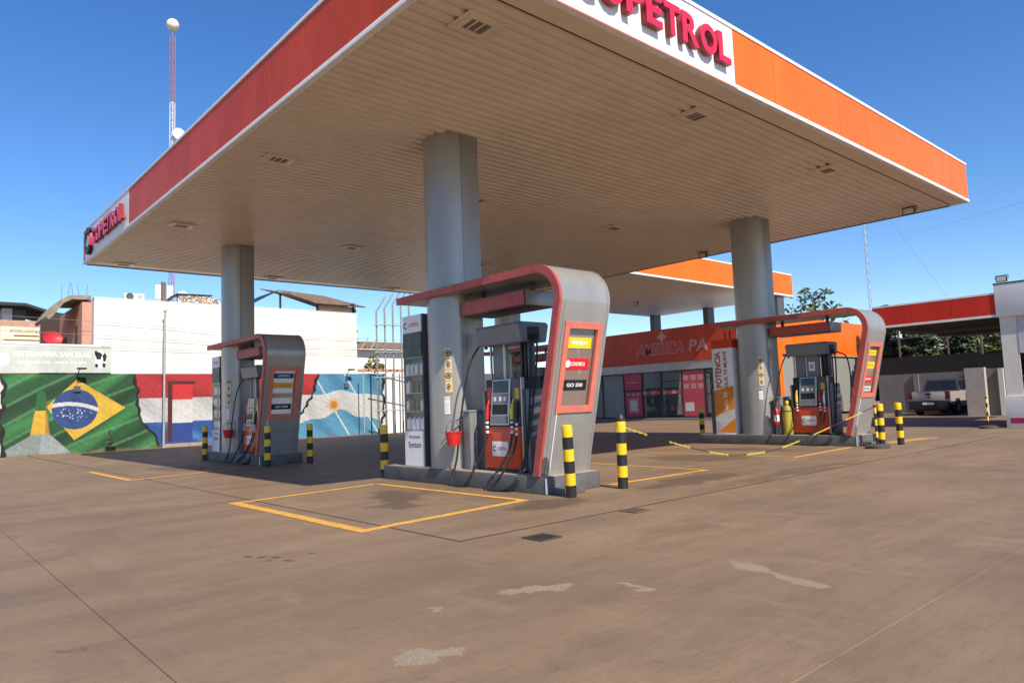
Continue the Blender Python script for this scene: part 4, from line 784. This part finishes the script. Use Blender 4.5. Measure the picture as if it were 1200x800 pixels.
# right of the white building
r = root('low_house', 'low white house with lean-to roof right of the white building', 'house', (24, 40, 0))
box('wall', M_wallw, r, 18.9, 30, 39, 44, 0, 4.95); box('dark_roof', M_rust, r, 20.3, 30, 41, 46, 5.3, 5.7); b = B().hexa([V(18.7, 38.5, 4.95), V(30, 38.5, 4.95), V(30, 39.2, 4.97), V(18.7, 39.2, 4.97), V(18.7, 38.5, 5.0), V(30, 38.5, 5.0), V(30, 39.2, 5.02), V(18.7, 39.2, 5.02)]); b.done('coping', M_wallg, r)
B().hexa([V(18.6, 35.6, 5.35), V(20.1, 35.6, 5.02), V(20.1, 38, 5.02), V(18.6, 38, 5.35), V(18.6, 35.6, 5.42), V(20.1, 35.6, 5.09), V(20.1, 38, 5.09), V(18.6, 38, 5.42)]).done('lean_to', M_rust, r)
for k in range(5): B().tube([(20.6+k*.7, 40.5, 4.9), (21.3+k*.7, 40.5, 5.9)], .04, 5).done('roof_strut', M_tan, r)
box('tile_edge', mat('clay_tile', (.42, .22, .15), .8), r, 18.45, 21.6, WY+.28, WY+.9, 3.3, 3.42)
r = root('shrub', 'small yellow-green shrub on the low white wall', 'shrub', (21.2, 36, 3.1)); B().tube([(21.2, 36, 0), (21.2, 36, 3.9)], .05, 6).done('stem', M_bark, r); leaves('foliage', M_leafy, r, [((21.1, 36, 4.0), (.35, .3, .45)), ((21.5, 36, 3.7), (.35, .3, .25)), ((20.8, 36, 3.7), (.25, .3, .25))], 130, .10)
r = root('steel_frame', 'tall frame of bent galvanised pipes behind the oil cabinet', 'steel frame', (20, 31.5, 0))
for k in range(5):
    x = 19.0+k*.42; B().tube([(x, 32.0-k*.12, 0), (x, 32.0-k*.12, 6.3+.2*k), (x+.55, 32.0-k*.12, 7.1+.2*k)], .045, 8).done('upright', mat('dull_pipe', (.22, .225, .23), .55, .3), r, True)
for z in (1.2, 2.9, 4.2, 5.6): B().tube([(18.8, 31.9, z), (21.2, 31.4, z)], .03, 6).done('rail', M_galv, r)
B().tube([(18.3, 32.2, 0), (18.3, 32.2, 3.4)], .03, 6).done('rail', M_galv, r)
# lattice masts
def mast(x, y, h, wd, label, seg, cols, sph=True, dishz=()):
    r = root('lattice_mast', label, 'mast', (x, y, 0), 'radio masts'); legs = [(x+wd*.577*math.cos(a), y+wd*.577*math.sin(a)) for a in (.3, .3+2.094, .3+4.189)]; ns = int(h/seg)
    for i in range(ns):
        z0, z1 = i*seg, (i+1)*seg-.002; b = B(); m = cols[0] if len(cols) == 1 else (cols[1] if 15.8 < z0 < 20.1 else cols[0])
        for k in range(3):
            (ax, ay), (bx_, by) = legs[k], legs[(k+1) % 3]; b.tube([(ax, ay, z0), (ax, ay, z1)], wd*.09, 4); b.tube([(ax, ay, z0), (bx_, by, z1)], wd*.05, 3); b.tube([(ax, ay, z1-.01), (bx_, by, z1-.01)], wd*.05, 3)
        b.done('lattice_section', m, r)
    if sph: B().lathe([(.02, h), (.02, h+.35)], (x, y, 0), 6).done('spigot', M_galv, r); b = B(); bmesh.ops.create_uvsphere(b.bm, u_segments=20, v_segments=12, radius=.37, matrix=Matrix.Translation((x, y, h+.62))); b.done('radome', mat('cream_radome', (.78, .72, .55), .5), r, True)
    for dz, dd in dishz: B().lathe([(.02, 0), (.30, -.08), (.36, -.22), (.36, -.26), (.02, -.1)], (x+dd, y-.2, dz), 18, 'y').done('dish', M_white, r, True)
mast(12.75, 45, 24.8, .28, 'tall red and white lattice mast with a ball on top, left', .62, [mat('mast_dull_red', (.26, .13, .16), .6), M_lgrey], True, ((18.4, .25), (12.0, .2), (8.4, .5)))
mast(80, 31.6, 25, .26, 'distant thin grey lattice mast right of the big canopy', 1.0, [M_galv], False, ((22.2, -.3),))
r = root('roof_antenna', 'white panel antenna on a rusty bracket on the roof', 'antenna', (8.98, 35, 6.3)); box('panel', M_white, r, 9.2, 9.42, 34.9, 35.0, 6.7, 7.35); box('panel', M_white, r, 9.7, 9.95, 34.9, 35.0, 6.75, 7.35); box('bracket', M_rust, r, 9.45, 9.65, 34.92, 35.0, 6.29, 7.5)

tag(B().tube(interp([(45, -4, 14.4), (60, 10, 14.6), (75, 24, 16.5)], 8), .007, 5).done('overhead_wire', M_dgray), 'thin wire sagging across the sky above the carport', 'wire')
tag(B().tube([(80, 31.6, 24.5), (84, 26, 12), (88, 20.4, 0)], .009, 5).done('guy_wire', M_dgray), 'slanting guy wire of the distant mast', 'wire')
# ------------------------------------------------------------------ shop
SX = 35.3; SY0 = 18.9; SY1 = 33.0
r = root('shop', 'red fronted glass shop building behind the pumps', 'shop building', (38, 26, 0))
n = 9; st_ = (SY1-SY0-.35)/n
M_shopred = mat('shop_red_panel', (.46, .050, .016), .4, var=.15, scale=1.4, streak=.7, spec=.3)
for k in range(n):
    box('fascia_panel', M_shopred, r, SX-.05, SX+.03, SY0+.35+k*st_+.006, SY0+.35+(k+1)*st_-.006, 3.42, 5.45)
box('parapet_back', M_wallg, r, SX+.032, SX+.25, SY0+.1, SY1, 3.3, 5.40); box('lintel', M_lgrey, r, SX+.04, SX+.3, SY0+.1, SY1, 2.93, 3.299); box('lintel_face', M_silver, r, SX-.02, SX+.038, SY0+.1, SY1, 2.93, 3.41)
box('roof', M_wallg, r, SX+.252, 50, SY0+.1, SY1, 4.7, 4.9); box('floor', M_mgray, r, SX-.6, 47, SY0+.1, SY1, .002, .12); box('back_wall', M_wallg, r, 40, 40.2, SY0+.1, SY1, .121, 4.69)
# orange side wall turned to the sun
box('side_panel', M_orange, r, SX-.05, SX+.55, SY0-.04, SY0+.05, .0, 5.45); 
for k in range(7): box('side_panel', M_orange, r, SX+.556+k*1.55, SX+.55+(k+1)*1.55-.006, SY0-.04, SY0+.05, 3.42, 5.45)
box('corner_panel', M_redshade, r, SX-.052, SX-.002, SY0+.052, SY0+.344, .0, 5.45); box('corner_panel', M_redshade, r, SX+.0, SX+.04, SY0+.346, SY0+1.2, .95, 3.40)
box('side_wall', mat('shop_side_grey', (.24, .245, .23), .6, var=.15), r, SX+.6, 46.5, SY0+.1, SY0+.25, 0, 3.41); B().hexa([V(46.4, SY0-.05, 0), V(47.4, SY0-.05, 0), V(47.4, SY0+.4, 0), V(46.4, SY0+.4, 0), V(45.9, SY0-.05, 3.41), V(46.5, SY0-.05, 3.41), V(46.5, SY0+.4, 3.41), V(45.9, SY0+.4, 3.41)]).done('leaning_pier', M_orange, r)
box('low_box', M_wallw, r, SX-.2, SX+.3, SY0-.35, SY0-.06, .0, .95)
# glazing bays from the rear corner to the front corner
edges = [33.0, 31.9, 31.2, 29.4, 27.95, 26.5, 25.0, 23.4, 21.6, 20.1]
for k, (a, b_) in enumerate(zip(edges, edges[1:])):
    box('mullion', M_black, r, SX+.02, SX+.10, a-.07, a-.002, .121, 2.93)
    box('pane', M_shopgl, r, SX+.055, SX+.065, b_, a-.072, .18, 2.86); box('transom', M_black, r, SX+.02, SX+.10, b_, a-.072, 2.862, 2.928); box('bottom_rail', M_black, r, SX+.02, SX+.10, b_, a-.072, .121, .178)
    if k in (1, 5): box('transom', M_black, r, SX+.015, SX+.11, b_, a-.072, 2.28, 2.34); box('door_handle', M_steel, r, SX-.01, SX+.012, b_+.1, b_+.13, .9, 1.5)
    if k == 3:
        p = box('poster', M_pinkp, r, SX+.04, SX+.052, b_+.02, a-.09, .2, 2.85); box('print', M_pinkl, p, SX+.036, SX+.039, b_+.3, a-.35, .45, 1.35); box('print', M_lgrey, p, SX+.033, SX+.0355, b_+.42, a-.48, .58, 1.2); box('print', M_ink, p, SX+.035, SX+.0395, b_+.02, a-.09, 1.78, 1.86)
        for q in range(3): box('print', M_pinkl, p, SX+.036, SX+.039, b_+.2+q*.38, b_+.42+q*.38, 1.52, 1.68)
        box('print', M_pinkl, p, SX+.036, SX+.039, b_+.3, a-.35, 2.3, 2.38)
    if k == 6:
        p = box('poster', M_pinkp, r, SX+.04, SX+.052, b_+.02, a-.09, .2, 2.85)
        for i in range(3):
            for j in range(2): box('print', M_pinkl, p, SX+.036, SX+.039, a-.5-i*.5, a-.15-i*.5, 2.05-j*.5+.25, 2.4-j*.5+.2)
        box('print', M_lgrey, p, SX+.036, SX+.039, a-.8, a-.2, .5, 1.0)
    if k in (4, 5): 
        for q in range(4): box('print', M_pinkl if q % 2 else M_pinkp, r, SX+.045, SX+.052, b_+.1+q*.33, b_+.38+q*.33, 1.55, 1.75)
box('room_partition', M_wallw, r, SX+.4, SX+.5, 28.0, 32.9, .121, 2.9)
# shop lettering and star
text('AMERICA', 'lettering', M_pinkl, r, (SX-.0505, 26.42, 4.28), RX, UP, width=3.55, height=.74, offset=.06, extr=.02, slant=.18, split=True); text('AMERICA', 'lettering', mat('dark_red_print', (.40, .05, .045), .5), r, (SX-.0715, 26.42, 4.28), RX, UP, width=3.42, height=.62, offset=.02, extr=.006, slant=.18, split=True); text('PA', 'lettering', M_pinkl, r, (SX-.0505, 23.65, 4.30), RX, UP, width=1.3, height=.72, offset=.02, extr=.02, slant=.18, split=True)
b = B(); b.prism([(26.15+(.42 if i % 2 == 0 else .2)*math.cos(i*math.pi/4), 5.0+(.42 if i % 2 == 0 else .2)*math.sin(i*math.pi/4)) for i in range(8)], 'x', SX-.07, SX-.0505).done('star', M_pinkl, r)
# goods seen through the glass
for k in range(6):
    y = 20.6+k*1.75; t = root('shop_shelf', f'dim goods shelf behind the shop glass, {["first", "second", "third", "fourth", "fifth", "sixth"][k]} from the orange corner', 'shelf', (38.2, y, .12), 'shelves inside the shop'); box('frame', M_dgray, t, 38.0, 38.4, y-.6, y+.6, .121, 2.0)
    for z in (.5, 1.0, 1.5):
        for q in range(5): box('goods', [M_wink, M_pinkp, M_yelpl, M_navy, M_green][int(rng.integers(0, 5))], t, 37.86, 37.998, y-.5+q*.2, y-.34+q*.2, z, z+.3)
# pumps of the second canopy and its roof
c2 = root('rear_canopy', 'smaller orange canopy rising over the shop roof', 'canopy', (32, 25, 7))
A0, A1, D0, D1, Zb, Zt = 23.5, 40.35, 20.3, 30.6, 7.0, 8.35
box('soffit', mat('rear_soffit', (.55, .50, .44), .5), c2, A0+.1, A1-.1, D0+.1, D1-.1, Zb+.004, Zb+.1); box('fascia', M_orange, c2, A0, A1, D0, D0+.09, Zb+.09, Zt-.07); box('fascia', M_redshade, c2, A0, A0+.09, D0+.092, D1-.092, Zb+.09, Zt-.07); box('fascia', M_orange, c2, A1-.09, A1, D0+.092, D1-.092, Zb+.09, Zt-.07); box('fascia', M_orange, c2, A0, A1, D1-.09, D1, Zb+.09, Zt-.07)
for z0, z1 in ((Zb, Zb+.088), (Zt-.068, Zt)):
    for a in ((A0-.01, A1+.01, D0-.01, D0+.1), (A0-.01, A1+.01, D1-.1, D1+.01), (A0-.01, A0+.1, D0+.102, D1-.102), (A1-.1, A1+.01, D0+.102, D1-.102)): box('trim', M_whtrim, c2, *a, z0, z1)
box('roof', M_galv, c2, A0+.1, A1-.1, D0+.1, D1-.1, Zt-.3, Zt-.2)
for x, y in ((38.7, 20.42), (39.6, 25.7), (39.4, 29.8)): box('post', M_dgray, c2, x, x+.75, y, y+.35, 4.9, Zb+.003)
floodlight(33.2, 26.3, 7.0, 'black floodlight under the rear orange canopy')

# ------------------------------------------------------------------ carport and kiosk, right
KX = 26.1
r = root('carport', 'red edged flat carport roof joined to the white kiosk', 'carport', (30, 8.5, 0))
for k in range(3): box('fascia_panel', mat('carport_red', (.55, .035, .02), .45, var=.15, scale=1.4, streak=.7, spec=.25), r, KX-.05, KX+.03, 6.56+k*1.23+.004, 6.56+(k+1)*1.23-.004, 3.52, 4.15)
box('trim', M_whtrim, r, KX-.055, KX+.035, 6.56, 10.25, 3.44, 3.517); box('trim', M_whtrim, r, KX-.055, KX+.035, 6.56, 10.25, 4.153, 4.21)
box('roof_slab', mat('dark_underside', (.05, .048, .045), .8), r, KX+.04, 34.8, 5.5, 10.2, 3.47, 3.9); box('side_fascia', M_redshade, r, KX+.04, 34.8, 10.202, 10.25, 3.47, 4.15)
for x in (29, 32): box('joist', M_dgray, r, x, x+.1, 5.6, 10.15, 3.36, 3.469)
B().tube([(34.6, 5.8, 0), (34.6, 5.8, 3.469)], .06, 8).done('post', M_dgray, r)
r = root('kiosk', 'white kiosk at the right edge with magenta base stripe', 'kiosk', (28, 4.5, 0))
box('parapet', M_white, r, KX-.08, 31, 1.5, 6.555, 3.43, 4.45, .01); box('coping', M_black, r, KX-.09, 31.01, 1.49, 6.565, 4.452, 4.49)
box('upper_wall', mat('lavender_panel', (.50, .49, .54), .5), r, KX+.02, KX+.12, 1.5, 6.05, 2.28, 3.428); box('pillar', M_wallg, r, KX+.03, KX+.35, 6.06, 6.50, .0, 3.428); box('low_wall', M_white, r, KX-.02, KX+.12, 1.5, 6.56, 0, .97, .006)
box('stripe', mat('magenta_stripe', (.34, .015, .07), .5), r, KX-.026, KX-.021, 1.5, 6.45, .13, .30); box('back_wall', M_dgray, r, 30.8, 31, 1.5, 6.5, 0, 3.42); box('side_wall', M_wallg, r, KX+.4, 30.8, 1.5, 1.7, 0, 3.42)
for y in (5.2, 4.0, 2.8): box('mullion', M_black, r, KX+.03, KX+.10, y, y+.05, .972, 2.278)
box('pane', glass_mat('dark_glass', (.12, .13, .14), .12), r, KX+.06, KX+.068, 1.7, 6.055, .972, 2.278); box('counter_line', M_galv, r, KX+.035, KX+.055, 5.26, 6.055, 1.55, 1.57)
floodlight(KX+.15, 6.35, 4.75, 'black floodlight on top of the white kiosk')
# yard walls
r = root('yard_wall', 'white back wall with dark shade netting behind the parked pickup', 'wall', (42, 14, 0))
box('wall', mat('yard_wall_shaded', (.17, .168, .162), .85, var=.15, scale=1.2, streak=.6), r, 42, 42.2, 10.16, 16.5, 0, 2.12)  # white wall greyed; the shade of the yard is put into its colour
for y in (11.3, 14.4): box('pilaster', mat('yard_wall_shaded', (.17, .168, .162), .85, var=.15, scale=1.2, streak=.6), r, 41.9, 41.998, y, y+.25, 0, 2.10)
box('netting', mat('black_shade_net', (.012, .013, .012), .9), r, 42.05, 42.1, 10.16, 16.5, 2.121, 3.05)
for y in np.arange(10.5, 15.9, 2.4): B().tube([(42.15, y, 2.121), (42.15, y, 4.7)], .05, 6).done('fence_post', M_dgray, r)
for z in (4.1, 4.65): B().tube([(42.15, 10.5, z), (42.15, 15.8, z)], .025, 5).done('fence_rail', M_dgray, r)
r = root('yard_wall', 'short white yard wall ending right of the pickup', 'wall', (37, 9.9, 0))
box('wall', mat('yard_wall_shaded', (.17, .168, .162), .85, var=.15, scale=1.2, streak=.6), r, 36.8, 41.9, 9.9, 10.15, 0, 2.1); box('end_pier', mat('pier_grey', (.42, .39, .37), .85, var=.15), r, 36.5, 36.795, 9.85, 10.62, 0, 2.14)
box('cross_wall', mat('yard_wall_shaded', (.17, .168, .162), .85, var=.15, scale=1.2, streak=.6), r, 36.85, 37.05, 3, 9.895, 0, 2.08); box('netting', mat('black_shade_net', (.012, .013, .012), .9), r, 36.95, 37.0, 3, 10.2, 2.101, 2.75)
for y in (9.2, 7.6): box('pilaster', M_wallg, r, 36.75, 36.849, y, y+.2, 0, 2.07)
for y in (10.0, 8.6, 7.2): B().tube([(37.1, y, 2.1), (37.1, y, 4.6)], .05, 6).done('fence_post', M_dgray, r)
for z in (3.9, 4.5): B().tube([(37.1, 3, z), (37.1, 10.2, z)], .02, 5).done('fence_rail', M_dgray, r)
# white pickup, seen from behind
def pickup(x, yc):
    P = mat('pickup_white', (.42, .38, .37), .3, var=.04, coat=.5); r = root('pickup_truck', 'white pickup truck parked under trees, seen from behind', 'pickup truck', (x+2.6, yc, 0)); W = .9
    b = B().prism([(x+.05, .55), (x+.05, 1.12), (x+1.75, 1.14), (x+1.8, 1.16), (x+3.55, 1.12), (x+4.9, 1.02), (x+5.15, .85), (x+5.15, .45), (x+4.75, .42), (x+4.6, .78), (x+4.0, .78), (x+3.85, .42), (x+1.6, .42), (x+1.45, .78), (x+.85, .78), (x+.7, .5)], 'y', yc-W, yc+W); b.done('body', P, r)
    b = B().hexa([V(x+1.72, yc-.84, 1.161), V(x+3.7, yc-.84, 1.161), V(x+3.7, yc+.84, 1.161), V(x+1.72, yc+.84, 1.161), V(x+1.95, yc-.68, 1.74), V(x+2.95, yc-.68, 1.74), V(x+2.95, yc+.68, 1.74), V(x+1.95, yc+.68, 1.74)]); b.done('cab', mat('pickup_dark_cab', (.05, .047, .047), .35), r)
    gl = mat('car_glass', (.015, .017, .02), .08)
    B().hexa([V(x+1.73, yc-.72, 1.22), V(x+1.75, yc-.72, 1.22), V(x+1.75, yc+.72, 1.22), V(x+1.73, yc+.72, 1.22), V(x+1.915, yc-.62, 1.66), V(x+1.93, yc-.62, 1.66), V(x+1.93, yc+.62, 1.66), V(x+1.915, yc+.62, 1.66)]).done('rear_window', gl, r)
    for s in (-1, 1): B().hexa([V(x+1.9, yc+s*.84, 1.2), V(x+3.5, yc+s*.84, 1.2), V(x+3.5, yc+s*.825, 1.2), V(x+1.9, yc+s*.825, 1.2), V(x+2.02, yc+s*.71, 1.66), V(x+2.95, yc+s*.71, 1.66), V(x+2.95, yc+s*.69, 1.66), V(x+2.02, yc+s*.69, 1.66)]).done('side_window', gl, r)
    t = box('tailgate', P, r, x, x+.048, yc-.72, yc+.72, .71, 1.14, .012); box('handle', M_black, t, x-.012, x-.001, yc-.12, yc+.12, .98, 1.06); box('badge', M_dgray, t, x-.006, x-.001, yc-.06, yc+.06, .85, .93); box('plate', M_wink, r, x-.072, x-.062, yc-.25, yc+.25, .52, .63)
    box('bumper_with_shade', M_black, r, x-.06, x+.10, yc-.88, yc+.88, .30, .70, .02); box('underbody', M_black, r, x+.12, x+4.6, yc-.7, yc+.7, .22, .42)  # bumper drawn tall and black, taking in the shade below the tailgate
    for s in (-1, 1): box('tail_light', mat('dark_red_lens', (.10, .01, .01), .2), r, x+.002, x+.12, yc+s*.81-.085, yc+s*.81+.085, .80, 1.12, .015)
    for wx in (x+1.15, x+4.3):
        for s in (-1, 1):
            wl = B().lathe([(.22, -.11), (.36, -.11), (.38, -.06), (.38, .06), (.36, .11), (.22, .11)], (wx, yc+s*.80, .38), 24, 'y').done('wheel', M_rubber, r, True); B().lathe([(.2, -.115), (.2, .115)], (wx, yc+s*.80, .38), 16, 'y').done('rim', M_steel, wl, True)
    box('bed_floor', M_dgray, r, x+.1, x+1.7, yc-.8, yc+.8, 1.13, 1.15)
pickup(37.6, 12.55)

# ------------------------------------------------------------------ trees
tree(44.2, 15.2, .8, 6.0, 1.9, 'dark conical evergreen left of the carport gap', M_leafd, 7500, .17, 26, 'cone')
tree(45.2, 17.0, .8, 6.3, 1.5, 'dark dense evergreen beside the leaning orange pier', M_leafd, 8000, .17, 26, 'cone')
tree(46.5, 13.6, .8, 5.0, 1.8, 'dark green bushy tree above the parked pickup', M_leafd, 5200, .16, 20, 'cone')
tree(53, 15.8, 1.0, 5.4, 2.2, 'yellow-green tree in the middle distance behind the netting', M_leafy, 3200, .15, 18)
tree(50, 12.3, 1.0, 5.0, 2.2, 'sunlit yellow-green tree behind the short yard wall', M_leafy, 4800, .15, 20)
tree(56, 12.2, 1.0, 5.8, 2.4, 'pale green tree right behind the kiosk pillar', M_leaf, 4200, .15, 20)
tree(46, 8.6, 1.0, 5.2, 2.0, 'mid green tree beyond the short yard wall netting', M_leafy, 4200, .15, 20)
tree(41.2, 8.2, 1.2, 5.3, 1.9, 'leafy yard tree shading the pickup from the right', M_leaf, 5200, .15, 22)
tree(44.0, 9.2, 1.2, 5.3, 1.7, 'low spreading tree between the yard walls', M_leafd, 4200, .15, 20)
tree(60, 17.5, 1.0, 6.5, 2.6, 'bare greyish tree far behind the carport', M_dry, 2600, .12, 18)
tree(48.5, 22.9, 4.9, 8.4, 2.7, 'sparse leafy tree showing above the orange shop wall', M_leaf, 330, .26, 20, group=None)
tree(70, 20, 1.0, 6.6, 4.0, 'broad far tree closing the gap behind the carport', M_leafd, 5200, .2, 22)
tree(66, 14, 1.0, 6.2, 4.0, 'broad far tree behind the kiosk', M_leaf, 5200, .2, 22)
